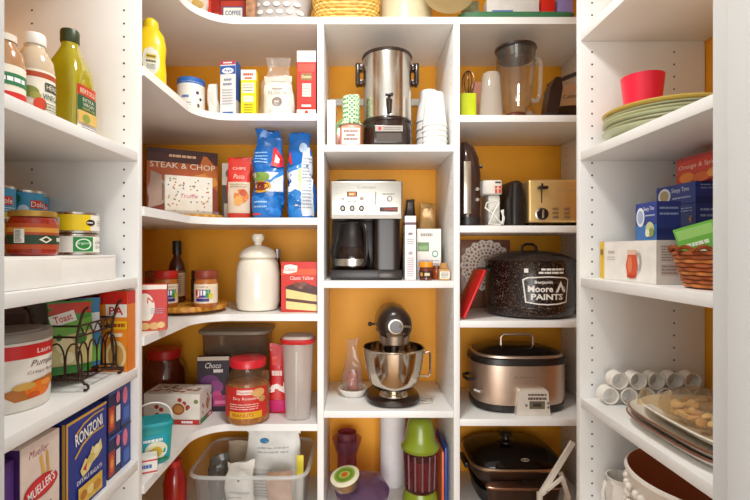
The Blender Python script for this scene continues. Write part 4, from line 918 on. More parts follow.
m = pouch_mb(.1, ZZ(200, 1.8)-zs, .04, C('#2c1a14', .3, 0, .2), .01, .003, 31, .3)
solo(m, 'coffee_bag', 'dark pointed coffee bag standing behind the tall pale box', 'bag', (.214, 1.80, zs+G), 0)
m = pouch_mb(.085, ZZ(204, 1.72)-zs, .05, C('#c2965a', .25, .2, .3, 25), .02, .006, 33, .66)
solo(m, 'snack_bag', 'golden clear-topped bag standing behind the white box with the green picture', 'bag', (PX(426, 1.72)+.006, 1.73, zs+G), 0)
t = thing('spice_jar', 'small dark spice jar with an orange lid in front of the white box', 'jar', (PX(426, 1.54), 1.54, zs+G), 0)
MB().lathe([(0, 0), (.02, 0), (.0225, .003), (.0225, .038), (.02, .043), (0, .043)], C('#6a2a1a', .15, 0, .4, 60, 0, .6), 28).build('jar', t)
MB().cyl(.0235, .0435, .062, C('#e8961c', .35), 28).build('lid', t)
wrap_label(t, Art().rect(0, 0, 1, 1, '#3a1c18', nx=20).rect(.42, .3, .6, .7, '#d8c49a').ell(.3, .5, .06, .3, '#c8902a'), .0226, .008, .024, 4.4)
t = thing('spice_jar', 'small reddish spice jar just behind the orange-lidded one', 'jar', (PX(436, 1.585), 1.575, zs+G), 0)
MB().lathe([(0, 0), (.016, 0), (.018, .003), (.018, .036), (0, .036)], C('#a8481c', .2, 0, .2), 24).build('jar', t)
MB().cyl(.017, .0365, .048, C('#7a3a1a', .35), 24).build('lid', t)
t = thing('spice_jar', 'small square tan jar with a cork top beside the side panel', 'jar', (PX(444, 1.53), 1.535, zs+G), 0)
MB().loft([(0, .017, .017, 5), (.003, .0185, .0185, 5), (.034, .0185, .0185, 5), (.04, .013, .013, 2)], C('#c89a5c', .25, 0, .2), 28).build('jar', t)
MB().cyl(.014, .0405, .058, C('#b88a54', .8, 0, .2, 80), 24).build('cork', t)
m = MB(); m.box(-.0165, .0165, -.0195, -.0187, .006, .03, C('#efe9de'), .0003); m.decal(Art().lines(.1, .9, .1, .9, 4, '#555', .45), (0, -.0195, .006), (1, 0, 0), (0, 0, 1), .033, .024, cast=False); m.build('label', t)

# --- stand mixer
zs = zC[2]; Ym = 1.585; k = Ym/FPX
onyx = C('#24140f', .3, .1, .1, 6, 0, .25)
t = thing('stand_mixer', 'dark brown stand mixer with polished steel bowl', 'mixer', (PX(393, Ym), Ym, zs+G), 0)
def zz(py, Y=Ym): return ZZ(py, Y) - zs
m = MB(); m.loft([(0, .088, .1, 2.6, 0, .03), (.006, .094, .108, 2.6, 0, .03), (.018, .094, .108, 2.6, 0, .03), (.028, .084, .098, 2.6, 0, .03), (.031, .07, .09, 2.5, 0, .03)], onyx, 44); m.build('base', t)
ztop = zz(305)
m = MB(); m.loft([(.03, .055, .032, 3, 0, .1), (.1, .042, .03, 3, 0, .108), (.2, .045, .034, 3, 0, .108), (ztop-.11, .052, .045, 3, 0, .1)], onyx, 36); m.build('column', t)
# head: capsule along Y
m = MB(); hz_ = ztop - .062
prof = [(-.128, .004), (-.126, .032), (-.118, .048), (-.1, .057), (-.06, .061), (.04, .062), (.09, .058), (.125, .045), (.142, .02), (.146, .003)]
vs, fs = [], []; S = 32
for i, (yy, r_) in enumerate(prof):
    for q in range(S):
        th = 2*PI*q/S; vs.append((r_*math.cos(th), yy+.02, hz_ + r_*1.02*math.sin(th)*(1 if math.sin(th) > 0 else .9)))
for i in range(len(prof)-1):
    for q in range(S): fs.append((i*S+q, i*S+(q+1) % S, (i+1)*S+(q+1) % S, (i+1)*S+q))
fs += [tuple(range(S)), tuple((len(prof)-1)*S+q for q in range(S))[::-1]]
fs = [f[::-1] for f in fs]
m.add(vs, fs, onyx); m.build('head', t)
m = MB(); m.at(0, -.1085, hz_+.004, rx=PI/2); m.lathe([(0, 0), (.024, 0), (.0245, .002), (.0245, .006), (.020, .007), (.0195, .004), (0, .0045)], [steel('#cfc6ba', .3)]*4+[onyx]*2, 32); m.build('hub_cap', t)
m = MB(); m.tube([(.012, -.1125, hz_+.006), (.038, -.108, hz_+.004), (.05, -.1, hz_+.0)], .004, steel(), 8); m.build('hub_lever', t)
m = MB()
m.loft([(hz_-.031, .056, .078, 2.2, 0, -.03), (hz_-.018, .0615, .0835, 2.2, 0, -.03)], steel('#b8afa4', .3), 36); 
m.decal(Art().text('KITCHENAID', .5, .5, .9, .6, '#4a342a', 0, .01), (0, 0, hz_-.03), (1, 0, 0), (0, 0, 1), .085, .011); m.build('trim_band', t)
m = MB(); m.loft([(hz_-.066, .046, .06, 2.2, 0, -.035), (hz_-.06, .052, .068, 2.2, 0, -.035), (hz_-.0315, .055, .075, 2.2, 0, -.032)], steel('#a89c90', .28), 36); m.build('planetary_housing', t)
m = MB(); m.tube([(-.063, .0, hz_-.005), (-.078, 0, hz_-.005)], .004, onyx, 8); m.ball(-.081, 0, hz_-.005, .008, .008, .008, onyx); m.build('speed_lever', t)
zr, zl = zz(346), .047
bw = 30*k
sb = steel('#cfc5b8', .12)
m = MB(); m.at(0, -.02, 0)
hb = zr - zl
out = [(0, zl), (.045, zl), (bw*.66, zl+hb*.1), (bw*.82, zl+hb*.28), (bw*.93, zl+hb*.55), (bw*.985, zl+hb*.85), (bw, zr-.003), (bw+.003, zr), (bw, zr+.003), (bw-.004, zr)]
inn = [(bw*.97, zl+hb*.85), (bw*.91, zl+hb*.55), (bw*.8, zl+hb*.3), (bw*.62, zl+hb*.13), (0, zl+.006)]
m.lathe(out + inn, sb, 56); m.build('bowl', t)
m = MB(); m.at(0, -.02, 0); m.lathe([(0, .0315), (.052, .0315), (.05, .036), (.042, .042), (.044, zl-.0005), (0, zl-.0005)], sb, 44); m.build('bowl_foot', t)
m = MB(); m.at(0, -.02, 0); m.tube([(bw*.985, 0, zl+hb*.86), (bw+.018, 0, zl+hb*.9), (bw+.022, 0, zl+hb*.84), (bw+.022, 0, zl+hb*.38), (bw+.016, 0, zl+hb*.32), (bw*.86, 0, zl+hb*.33)], .0042, steel('#b8a898', .25), 8, flat=1.6); m.build('bowl_handle', t)
m = MB(); m.at(0, -.035, 0); m.tube([(0, 0, hz_-.0665), (0, 0, zl+.085)], .008, steel(), 10); m.build('beater_shaft', t)
m = MB(); m.at(0, -.035, 0)
m.tube([(0, 0, zl+.085), (-.032, 0, zl+.07), (-.036, 0, zl+.04), (-.02, 0, zl+.016), (0, 0, zl+.013), (.02, 0, zl+.016), (.036, 0, zl+.04), (.032, 0, zl+.07)], .004, C('#d8d2c8', .4), 8, True); m.build('beater', t)
# pouch of attachments in a white dish
t = thing('dish', 'white dish behind the mixer bowl holding a clear bag', 'dish', (PX(353, 1.66), 1.66, zs+G), 0)
MB().lathe([(0, 0), (.04, 0), (.043, .003), (.054, .022), (.056, .026), (.053, .027), (.042, .008), (0, .006)], C('#e2dbd2', .3), 36).build('bowl', t)
m = pouch_mb(.085, ZZ(339, 1.66)-zs-.012, .06, CLEAR('#f6f0ec', .14, .1, '#f0e8e2'), .03, .009, 41, .55)
solo(m, 'plastic_bag', 'clear bag of mixer attachments standing in the white dish', 'bag', (PX(353, 1.66), 1.66, zs+.0125), 0)
m = MB(); m.loft([(0, .018, .012, 2.5), (.04, .022, .014, 2.5), (.07, .012, .01, 2.5)], C('#a8584c', .4, 0, .4, 60), 20); m.crumple(.004, 60)
solo(m, 'mixer_attachment', 'reddish attachment seen through the clear bag in the dish', 'attachment', (PX(353, 1.66), 1.66, zs+.02), 0)
m = MB(); m.tube([(.07, 0, .004), (.1, -.03, .004), (.13, -.02, .004), (.135, .02, .004), (.1, .035, .004), (.085, .01, .004), (.11, -.005, .0042)], .0028, C('#c8bfb4', .5), 7)
solo(m, 'power_cord', 'pale cord coiled on the shelf beside the mixer base', 'cord', (PX(393, Ym)+.006, Ym-.0, zs+G), 0)

# --- lowest middle shelf: purple glass, tin, blender
zs = zC[3]
pg = CLEAR('#f2dade', .16, .05, '#b87888')
Yv = 1.735; k = Yv/FPX
t = solo(MB().lathe([(0, 0), (.042, 0), (.045, .004), (.038, .05), (.036, .2), (.042, ZZ(446, Yv)-zs-.02), (.054, ZZ(438, Yv)-zs-.012), (.057, ZZ(438, Yv)-zs), (.053, ZZ(438, Yv)-zs), (.038, ZZ(450, Yv)-zs), (.033, .2), (.035, .05), (0, .008)], pg, 40), 'vase', 'tall purple glass vase with a flared rim', 'vase', (PX(347, Yv), Yv, zs+G))
Yg = 1.6; k = Yg/FPX
hh = ZZ(474, Yg) - zs
t = thing('glass_bowl', 'wide faceted purple glass bowl with a domed top', 'bowl', (PX(361, Yg)+.004, Yg-.02, zs+G), 0)
MB().lathe([(0, 0), (.05, 0), (.06, .004), (.088, .03), (.096, .056), (0, .056)], CLEAR('#d8c2dc', .25, .05, '#a080a4'), 18).build('bowl', t, 8)
MB().lathe([(0, .0565), (.096, .0565), (.095, .066), (.085, .082), (.06, .096), (.03, hh-.003), (0, hh)], CLEAR('#d8c2dc', .3, .05, '#a888ac'), 12).build('lid', t, 8)
t = thing('cookie_tin', 'small round tin with a pale rim and green lid tipped against the purple bowl', 'tin', (PX(346, 1.5), 1.445+.03, zs+G), 0)
t.location = (PX(347, 1.53), 1.528, zs+.104); t.rotation_euler = (.2, -.22, 0)
m = MB(); m.lathe([(0, 0), (.043, 0), (.044, .002), (.044, .028), (0, .028)], steel('#c8bca8', .3), 40); m.build('tin', t)
m = MB(); m.lathe([(0, .0285), (.046, .0285), (.05, .031), (.05, .036), (.046, .038), (0, .038)], C('#e9e2c6', .4), 40)
m.decal(Art().ell(.5, .5, .4, .4, '#6a8a2a').ring(.5, .5, .4, .4, .8, '#8aa83a').ell(.5, .5, .22, .2, '#a8b84a').ell(.5, .5, .12, .12, '#c85a2a'), (0, -.046, .038), (1, 0, 0), (0, 1, 0), .092, .092, cast=False); m.build('lid', t)
# paper towel roll leaning
m = MB(); m.lathe([(.016, 0), (.049, 0), (.05, .002), (.05, .335), (.016, .335), (.016, 0)], C('#e6e0e0', .8, 0, .03, 40, .1), 44)
solo(m, 'paper_towel_roll', 'tall white paper towel roll standing behind the green blender', 'paper roll', (PX(393, 1.74), 1.745, zs+G), 0)
Yb_ = 1.56; k = Yb_/FPX
t = thing('personal_blender', 'green personal blender with a flared lid and clear jar', 'blender', (PX(421, Yb_)-.003, Yb_, zs+G), 0)
gr = C('#7d8c1e', .3, 0, .05, 8, 0, .3)
z1 = ZZ(488, Yb_)-zs; z2 = ZZ(447, Yb_)-zs; z3 = ZZ(417, Yb_)-zs
MB().lathe([(0, 0), (.06, 0), (.063, .004), (.06, .05), (.056, z1-.01), (.052, z1), (0, z1)], gr, 44).build('base', t)
MB().loft([(z1+.0005, .052, .052, 2), (z1+.01, .055, .055, 2), (z2-.006, .06, .06, 2)], CLEAR('#d8b8b8', .16, .05, '#a05050'), 40).build('jar', t)
MB().loft([(z1+.012, .046, .046, 2), (z1+(z2-z1)*.75, .05, .05, 2)], C('#7a2230', .4, 0, .5, 35), 28).build('contents', t)
m = MB(); m.lathe([(0, z2-.005), (.062, z2-.005), (.066, z2), (.067, z2+.007), (.06, z2+.016), (.052, z2+.03), (.048, z2+.055), (.043, z2+.085), (.034, z3-.006), (.02, z3-.001), (.0, z3)], gr, 44)
m.build('lid', t)
m = MB(); 
for k_ in range(5): m.ball(.005+.009*math.cos(k_*1.26), -.036+.004*math.sin(k_), z3-.026+.008*math.sin(k_*1.26), .007, .004, .006, '#8a2418', 8, 6)
m.build('emblem', t)
for i_ in range(5):
    th = -PI/2 + (i_-2)*.42
    m = MB(); m.tube([(.0565*math.cos(th), .0565*math.sin(th), z1+.015), (.0605*math.cos(th), .0605*math.sin(th), z2-.01)], .003, CLEAR('#e8d0d8', .35, .05, '#d8b8c0'), 6); m.build('rib', t)
m = MB(); m.box(-.004, .004, -.085, .085, 0, .21, C('#d86a3a', .4, 0, .1), .002)
solo(m, 'cutting_mat', 'orange sheet standing on edge against the side panel beside the green blender', 'mat', (.2935, 1.62, zs+G), 0)
m = MB(); m.box(-.004, .004, -.085, .085, 0, .225, C('#2a4a9a', .4, 0, .1), .002)
solo(m, 'cutting_mat', 'blue sheet standing on edge between the orange sheet and the side panel', 'mat', (.304, 1.62, zs+G), 0)
# ================================================================== far end bay
zs = zE[0]
def W_(px0, px1, Y): return SZ(px1-px0, Y)
m = MB(); Y = 1.54
X = PX(468, Y)
t = thing('utensil_pot', 'lime green square pot holding a wire whisk beside the tower panel', 'pot', (X+.004, Y+.03, zs+G), 0)
h_ = ZZ(93, Y) - zs
MB().loft([(0, .026, .026, 6), (.003, .0285, .0285, 6), (h_, .0285, .0285, 6), (h_, .025, .025, 6), (.01, .024, .024, 6)], C('#c3cf1e', .35, 0, .05), 36).build('pot', t)
t = thing('wire_whisk', 'wire whisk with loops upwards standing in the lime green pot', 'whisk', (X+.004, Y+.03, zs+.0112), 0)
m = MB(); m.tube([(0, 0, .001), (0, .002, h_)], .006, steel(), 10); m.build('handle', t)
for k in range(5):
    m = MB(); a = PI*k/5
    m.tube([((.022*math.sin(PI*q/12))*math.cos(a)+.004, (.022*math.sin(PI*q/12))*math.sin(a), h_-.004+(.08*(1-math.cos(PI*q/12))/2)) for q in range(13)] + [((-.022*math.sin(PI*q/12))*math.cos(a)+.004, (-.022*math.sin(PI*q/12))*math.sin(a), h_-.004+(.08*(1-math.cos(PI*q/12))/2)) for q in range(12, -1, -1)], .0013, C('#7a5a48', .3, .8), 5)
    m.build('wire_loop', t)
X, w_, h_ = slot(474, 487, 82, zs, 1.69)
carton('tea_box', 'plain coral pink box behind the white tumbler', 'box', X+.0, 1.69, zs, w_+.005, h_, .05, C('#e09a84'), None)
Y = 1.545; kk = Y/FPX
m = MB(); m.lathe([(0, 0), (.04, 0), (.0415, .002), (.038, .04), (.0335, .1), (.0305, ZZ(76, Y)-zs-.004), (.026, ZZ(74, Y)-zs), (0, ZZ(74, Y)-zs)], CLEAR('#f8f4ee', .6, .1, '#e8e0d6'), 40)
solo(m, 'tumbler', 'tall upturned pale tumbler beside the glass blender', 'cup', (PX(491, Y), Y, zs+G))
m = MB(); m.lathe([(0, 0), (.016, 0), (.018, .003), (.02, .06), (.018, .06), (.016, .006), (0, .005)], CLEAR('#f0ece4', .15), 28)
solo(m, 'shot_glass', 'small clear glass standing behind the blender', 'glass', (PX(529, 1.66), 1.66, zs+G))
Y = 1.58; kk = Y/FPX
t = thing('blender', 'glass blender jug with a black lid and dark foot', 'blender', (PX(515.5, Y), Y, zs+G), 0)
H = ZZ(52, Y)-zs; gl = CLEAR('#fefdf8', .025, .03, '#ffffff', 1.0)
MB().lathe([(0, 0), (.036, 0), (.04, .004), (.038, .02), (.034, .028), (0, .028)], C('#6a3a28', .25, .3), 36).build('collar', t)
out = [(.033, .0285), (.036, .034), (.052, .055), (.055, .075), (.062, .14), (.067, H-.004)]
MB().lathe([(0, .03)] + out + [(.069, H), (.064, H)] + [(r_-.004, z) for r_, z in out[::-1]] + [(0, .034)], gl, 44).build('jug', t)
m = MB(); bl = C('#2a1c18', .3, 0, .1, 10, 0, .4)
m.lathe([(0, H+.0005), (.068, H+.0005), (.071, H+.003), (.07, H+.01), (.055, H+.014), (0, H+.014)], bl, 40); m.lathe([(0, H-.03), (.060, H-.03), (.0622, H-.002), (0, H-.002)], C('#241610', .3, 0, .1), 36); m.build('lid', t)
MB().lathe([(0, H+.0145), (.024, H+.0145), (.024, H+.022), (.018, H+.032), (0, H+.032)], CLEAR('#e8dcd0', .4, .05, '#e0cfc0'), 28).build('lid_cap', t)
m = MB(); m.tube([(.066, 0, H-.03), (.076, 0, H-.022), (.084, 0, H-.028), (.088, 0, H-.045), (.086, 0, .12), (.082, 0, .085), (.076, 0, .074), (.056, 0, .08)], .008, CLEAR('#fbfaf2', .22, .03), 10); m.build('handle', t)
for k in range(6):
    a = PI/6 + k*PI/3; m = MB()
    m.tube([(.056*math.cos(a), .056*math.sin(a), .08), (.0665*math.cos(a), .0665*math.sin(a), H-.035)], .0022, gl, 6); m.build('rib', t)
# contact grill seen from its side
Y = 1.55
t = thing('contact_grill', 'black and steel contact grill standing on its side beside the end panel', 'grill', (PX(560, Y)+.03, Y+.01, zs+G), 0)
blk = C('#2a1a14', .3, 0, .1, 10)
def gp(px, py): return (PX(px, Y)-t.location.x, ZZ(py, Y)-zs)
P = [(541, 112), (546, 90), (552, 82), (556, 83), (556, 92), (560, 113)]
m = MB(); m.prism([(gp(x, y)[0], max(.0, gp(x, y)[1])) for x, y in [(541, 116), (545, 92), (550, 82), (555, 82), (557, 92), (553, 116)]][::-1], -.055, -.006, blk, 'y'); m.build('hinge_arm', t)
m = MB(); m.prism([gp(x, y) for x, y in [(555, 86), (587, 80), (587, 103), (563, 105)]][::-1], .004, .2, steel('#d8d0c4', .35), 'y')
m.decal(Art().text('Cuisinart', .5, .5, .9, .6, '#4a3a34', 0, .005), (gp(574, 98)[0], .004, gp(574, 98)[1]), (1, 0, .12), (0, 0, 1), .07, .022, cast=False); m.build('lid', t)
m = MB(); m.prism([(gp(x, y)[0], max(.0, gp(x, y)[1])) for x, y in [(554, 116), (562, 105.5), (587, 104), (587, 116)]][::-1], .0, .2, blk, 'y'); m.build('base', t)
m = MB(); m.tube([(gp(552, 83)[0], .02, gp(552, 83)[1]), (gp(570, 75)[0], .015, gp(570, 75)[1]), (gp(588, 68)[0], .015, gp(588, 68)[1])], .008, blk, 8, flat=1.6); m.build('handle', t)
m = MB(); m.tube([(gp(558, 84)[0], .1, gp(558, 84)[1]), (gp(572, 78)[0], .1, gp(572, 78)[1])], .006, blk, 8); m.build('strut', t)

# --- kettle, can opener, toaster
zs = zE[1]
Y = 1.56
t = thing('coffee_grinder', 'tall dark rounded appliance with a chrome strip and side lever', 'appliance', (PX(471, Y)-.006, Y+.03, zs+G), 0)
H = ZZ(142, Y)-zs
dk = C('#3a221a', .2, .2, .1, 8, 0, .6)
MB().loft([(0, .036, .07, 4), (.004, .039, .074, 4), (.03, .038, .074, 4)], blackp, 36).build('base', t)
MB().loft([(.0305, .038, .072, 4), (H*.6, .037, .07, 4, .0), (H*.8, .034, .062, 3.4, -.002), (H*.93, .026, .05, 3, -.007), (H, .012, .03, 2.4, -.014)], dk, 36).build('body', t)
m = MB(); m.box(-.03, -.004, -.078, -.0722, .04, H*.74, steel('#cfc4b4', .25), .003); m.build('chrome_strip', t)
m = MB(); m.tube([(.03, -.04, H*.7), (.041, -.045, H*.7)], .006, blackp, 8); m.build('side_lever', t)
for q in (.42, .3):
    m = MB(); m.tube([(.016, -.0705, H*q), (.016, -.078, H*q)], .006, steel(), 10); m.build('button', t)
Y = 1.55
t = thing('can_opener', 'white electric can opener with red marks and its white cord wound in front', 'can opener', (PX(493, Y)+.006, Y+.03, zs+G), 0)
H = ZZ(179, Y)-zs; wo = C('#ece6dc', .35)
m = MB(); m.box(-.034, .03, 0, .075, 0, .006, wo, .003); m.build('base', t)
m = MB(); m.box(-.012, .03, .004, .075, .0063, H*.68, wo, .006, 3); m.build('column', t)
m = MB(); m.box(-.038, .034, -.008, .075, H*.685, H, wo, .007, 3)
m.decal(Art().rect(.62, .78, .9, .9, '#4a3a30').rect(.6, .1, .72, .6, '#d84a28').rect(.78, .1, .92, .6, '#d84a28').lines(.62, .9, .3, .5, 1, '#f4d0b0'), (0, -.008, H*.685), (1, 0, 0), (0, 0, 1), .07, H*.31, cast=False); m.build('head', t)
m = MB(); m.tube([(.01, -.016, H*.55), (-.024, -.018, H*.5), (-.03, -.018, H*.4), (0, -.02, H*.25), (.024, -.022, .012), (.03, -.024, .006), (.034, -.024, .03), (.026, -.02, H*.34), (.032, -.02, H*.36), (.03, -.026, .02), (.02, -.03, .006), (-.02, -.028, .008), (.0, -.02, H*.3), (.02, -.015, H*.5)], .0033, C('#f2eee6', .4), 7); m.build('cord', t)
Y = 1.515
t = thing('toaster', 'four slice steel toaster with black ends, dials and levers', 'toaster', (PX(531, Y), Y+.004, zs+G), 0)
H = ZZ(179, Y)-zs
xA, xB = PX(529, Y)-t.location.x, .283
xl = PX(508, Y)-t.location.x
rt = C('#e4c284', .42, .85, .04, 14, 0, 0, (1, 1, 30))
m = MB(); m.box(xA, xB-.075, 0, .24, .012, H-.001, rt, .008, 3)
a = Art().rect(.205, .45, .22, .86, '#3a241c')
m.decal(Art().rect(.195, .45, .215, .88, '#3a241c').text('CUISINART', .6, .75, .3, .05, '#b09a6c').rect(.9, .45, .92, .88, '#3a241c'), ((xA+xB-.075)/2, 0, .012), (1, 0, 0), (0, 0, 1), xB-.075-xA, H-.014, cast=False); m.build('body', t)
m = MB(); m.loft([(.004, .03, .118, 5), (H*.55, .03, .118, 5), (H-.012, .024, .112, 4), (H-.002, .016, .1, 3)], blackp, 36)
for i, p in enumerate(m.v): m.v[i] = Vector((p.x + xA - .0315, p.y + .12, p.z))
m.build('end_cap', t)
for x_, zc in ((xA+(xB-.075-xA)*.205, H*.8), (xA+(xB-.075-xA)*.91, H*.8)):
    m = MB(); m.box(x_-.016, x_+.016, -.02, -.0015, zc-.004, zc+.006, blackp, .003); m.box(x_-.003, x_+.003, -.008, -.0015, zc+.0065, zc+.016, blackp, .001); m.build('lever', t)
for x_ in (xA+(xB-.075-xA)*.205, xA+(xB-.075-xA)*.93):
    m = MB(); m.at(x_, -.0008, H*.25, rx=PI/2); m.lathe([(0, 0), (.022, 0), (.022, .003), (.019, .004), (.0185, .012), (0, .0125)], [steel(), steel(), steel(), blackp, blackp], 32); m.at(); 
    m.box(x_-.003, x_+.003, -.0165, -.013, H*.25-.015, H*.25+.015, steel('#c8bca4'), .001); m.build('dial', t)
for x_ in (.42, .6):
    for r_ in range(3):
        m = MB(); xx = xA+(xB-.075-xA)*x_
        m.box(xx-.010, xx+.010, -.003, -.0006, H*(.16+.09*r_), H*(.16+.09*r_)+.008, C('#7a6248', .4), .001); m.build('button', t)
for x_ in (xA+.01, xB-.1):
    m = MB(); m.box(x_, x_+.02, .02, .22, 0, .0115, blackp, .002); m.build('foot', t)
m = MB(); m.box(xA+.02, xB-.1, .05, .085, H-.0008, H+.0015, blackp, .0005); m.build('slot', t); m = MB(); m.box(xA+.02, xB-.1, .15, .185, H-.0008, H+.0015, blackp, .0005); m.build('slot', t)

# --- stock pot
zs = zE[2]; Y = 1.648
t = thing('stock_pot', 'black speckled enamel stock pot with lid and white paint shop lettering', 'pot', (.642, Y, zs+G), 0)
R_ = .155
X0 = PX(490, 1.6)
enam = SPK('#1f120e', '#9a8478', 330, .66)
H = ZZ(262, Y-.1)-zs
t.location.x = X0 + R_ + .002
m = MB(); m.lathe([(0, 0), (R_*.88, 0), (R_*.97, .012), (R_, .03), (R_, .034), (R_*1.008, .036), (R_*1.008, .04), (R_, .042), (R_, H-.004), (R_*1.015, H), (0, H)], enam, 64)
wh = C('#efe9e2', .4)
a = Art().rect(.04, .86, .12, .97, '#efe9e2').bars(.62, .95, .5, .07, wh).bars(.6, .86, .56, .07, wh)
a.poly([(0, .68), (.1, .74), (.5, .77), (.9, .74), (1, .68), (.94, .06), (.7, .01), (.5, 0), (.3, .01), (.06, .06)], wh).poly([(.03, .66), (.12, .71), (.5, .735), (.88, .71), (.97, .66), (.915, .09), (.7, .045), (.5, .035), (.3, .045), (.085, .09)], enam)
a.text('Benjamin', .42, .6, .36, .11, wh, 0, .02).text('Moore', .36, .43, .5, .17, wh, 0, .03).text('PAINTS', .5, .22, .66, .16, wh, 0, .03).poly([(.66, .34), (.78, .64), (.9, .34), (.84, .34), (.78, .5), (.72, .34)], wh).text('&', .86, .43, .1, .12, wh)
ang0 = .02
for li, v, f, c in a.geo(1, 1):
    o = R_ + .0005 + li*.00022
    m.add([(o*math.sin((p-.5)*1.05+ang0), -o*math.cos((p-.5)*1.05+ang0), .05+q*.125) for p, q in v], f, c)
m.build('body', t)
m = MB(); m.lathe([(0, H+.0005), (R_*1.02, H+.0005), (R_*1.03, H+.005), (R_*.95, H+.012), (R_*.7, H+.028), (R_*.35, H+.038), (0, H+.04)], enam, 56)
m.build('lid', t)
m = MB(); m.tube([(-.026, 0, H+.037), (-.026, 0, H+.052), (-.012, 0, H+.062), (.012, 0, H+.062), (.026, 0, H+.052), (.026, 0, H+.037)], .005, blackp, 8, flat=1.5); m.build('lid_handle', t)
for s_ in (-1, 1):
    m = MB(); m.tube([(s_*(R_-.002), -.035, H-.03), (s_*(R_+.022), -.03, H-.028), (s_*(R_+.022), .03, H-.028), (s_*(R_-.002), .035, H-.03)], .006, C('#4a3a34', .3, .6), 8, flat=1.4); 
    if s_ < 0: m.build('side_handle', t)
# red board leaning against the pot handle
m = MB(); m.box(-.005, .005, -.07, .07, 0, .178, C('#cf1a1c', .3, 0, .04), .005, 3)
o = solo(m, 'cutting_board', 'red plastic board leaning beside the speckled pot', 'board', (PX(462, 1.51)+.006, 1.575, zs+.0045), 0)
o.rotation_euler = (0, math.radians(24), 0)
# doily packet
Y = 1.812
t = thing('doily_pack', 'pack of white lace paper doilies in a dark sleeve standing against the rear wall', 'doilies', (PX(486, Y), Y-.004, zs+G), 0)
hd = ZZ(240, Y)-zs
m = MB(); m.box(-.1, .1, .01, .018, 0, hd, C('#8a5a44', .3, 0, .1), .002); m.build('sleeve', t)
m = MB(); rad = .1; cz = hd - .102
lace = C('#f4e6da', .7); cx_ = .0
n = 36
v = [(cx_, -.0, cz)]
ed = [(cx_ + rad*(1+.04*math.cos(18*2*PI*i/144))*math.cos(2*PI*i/144), 0, cz + rad*(1+.04*math.cos(18*2*PI*i/144))*math.sin(2*PI*i/144)) for i in range(144)]
m.add([(x, 0.003, z) for x, y, z in ed] + [(x, .009, z) for x, y, z in ed], [tuple(range(144))[::-1], tuple(range(144, 288))] + [(i, 144+i, 144+(i+1) % 144, (i+1) % 144) for i in range(144)], lace, False)
hol = C('#b07a62', .7)
for rr, n, q in ((.9, 40, .0035), (.78, 26, .006), (.62, 30, .004), (.5, 20, .005), (.36, 18, .004)):
    for i in range(n):
        a = 2*PI*i/n; x, z = cx_+rad*rr*math.cos(a), cz+rad*rr*math.sin(a)
        m.add([(x+q*math.cos(b*PI/4), .0025, z+q*math.sin(b*PI/4)) for b in range(8)], [tuple(range(8))], hol, False)
for i in range(13):
    a = 2*PI*i/13; x, z = cx_+rad*.77*math.cos(a), cz+rad*.77*math.sin(a)
    m.add([(x+.0095*k_*math.cos(b*PI/6), .0021, z+.0095*k_*math.sin(b*PI/6)) for k_ in (1, .8) for b in range(12)], [(b, (b+1) % 12, 12+(b+1) % 12, 12+b) for b in range(12)], C('#f2e4d8', .7), False)
m.build('doily', t)

# --- slow cooker
zs = zE[3]; Y = 1.645
cxp = PX(520, 1.56)
t = thing('slow_cooker', 'oval steel slow cooker with glass lid and digital panel', 'slow cooker', (cxp+.012, Y, zs+G), 0)
rx, ry = .163, .112
H = ZZ(367, Y-.12)-zs
sc = C('#cbb5a4', .36, .95, .05, 14, 0, 0, (1, 1, 30))
MB().loft([(0, rx*.93, ry*.9, 3), (.006, rx*.98, ry*.97, 3), (.026, rx*.99, ry*.985, 3)], blackp, 48).build('base', t)
MB().loft([(.0265, rx*.97, ry*.97, 3), (.05, rx, ry, 3), (H-.001, rx, ry, 3)], sc, 56).build('body', t)
MB().loft([(H-.0005, rx*1.01, ry*1.01, 3), (H+.003, rx*1.03, ry*1.04, 3), (H+.02, rx*1.02, ry*1.03, 3), (H+.024, rx*.98, ry*.99, 3)], blackp, 52).build('rim', t)
MB().loft([(H+.0245, rx*.93, ry*.94, 3), (H+.034, rx*.9, ry*.9, 3), (H+.05, rx*.6, ry*.58, 2.6), (H+.055, rx*.3, ry*.3, 2.4)], CLEAR('#5a4238', .35, .06, '#2a1a14'), 48).build('glass_lid', t)
m = MB(); m.loft([(H+.024, rx*.965, ry*.975, 3), (H+.031, rx*.96, ry*.97, 3), (H+.033, rx*.92, ry*.93, 3), (H+.0255, rx*.93, ry*.94, 3)], sc, 48, False, False); m.build('lid_ring', t)
m = MB(); hx = .058; z0 = H+.05
m.tube([(-hx, -.02, z0-.004), (-hx, -.02, z0+.032), (-hx+.01, -.02, z0+.042), (hx-.01, -.02, z0+.042), (hx, -.02, z0+.032), (hx, -.02, z0-.004)], .0048, sc, 9); m.build('lid_handle', t)
for s_ in (-1, 1):
    m = MB(); m.ball(s_*hx, -.02, z0-.004, .012, .012, .008, sc); m.build('handle_foot', t)
m = MB(); m.tube([(-rx+.004, -.045, H*.62), (-rx-.02, -.05, H*.62), (-rx-.026, -.02, H*.62), (-rx-.02, .02, H*.62), (-rx+.004, .03, H*.62)], .006, blackp, 8); m.build('side_handle', t)
m = MB(); m.tube([(-rx*.86, -ry*.72, H*.42), (-rx*.93, -ry*.78, H*.42), (-rx*1.04, -ry*.7, H*.45)], .005, steel(), 8); m.build('lid_latch', t)
m = MB()
pw, p0, p1 = .108, .004, H*.5
m.at(.018); m.prism([(-.058, 0), (.058, 0), (.05, p1), (.044, p1+.006), (-.044, p1+.006), (-.05, p1)], -ry-.016, -ry*.9, C('#e6ded2', .35, .3), 'y')
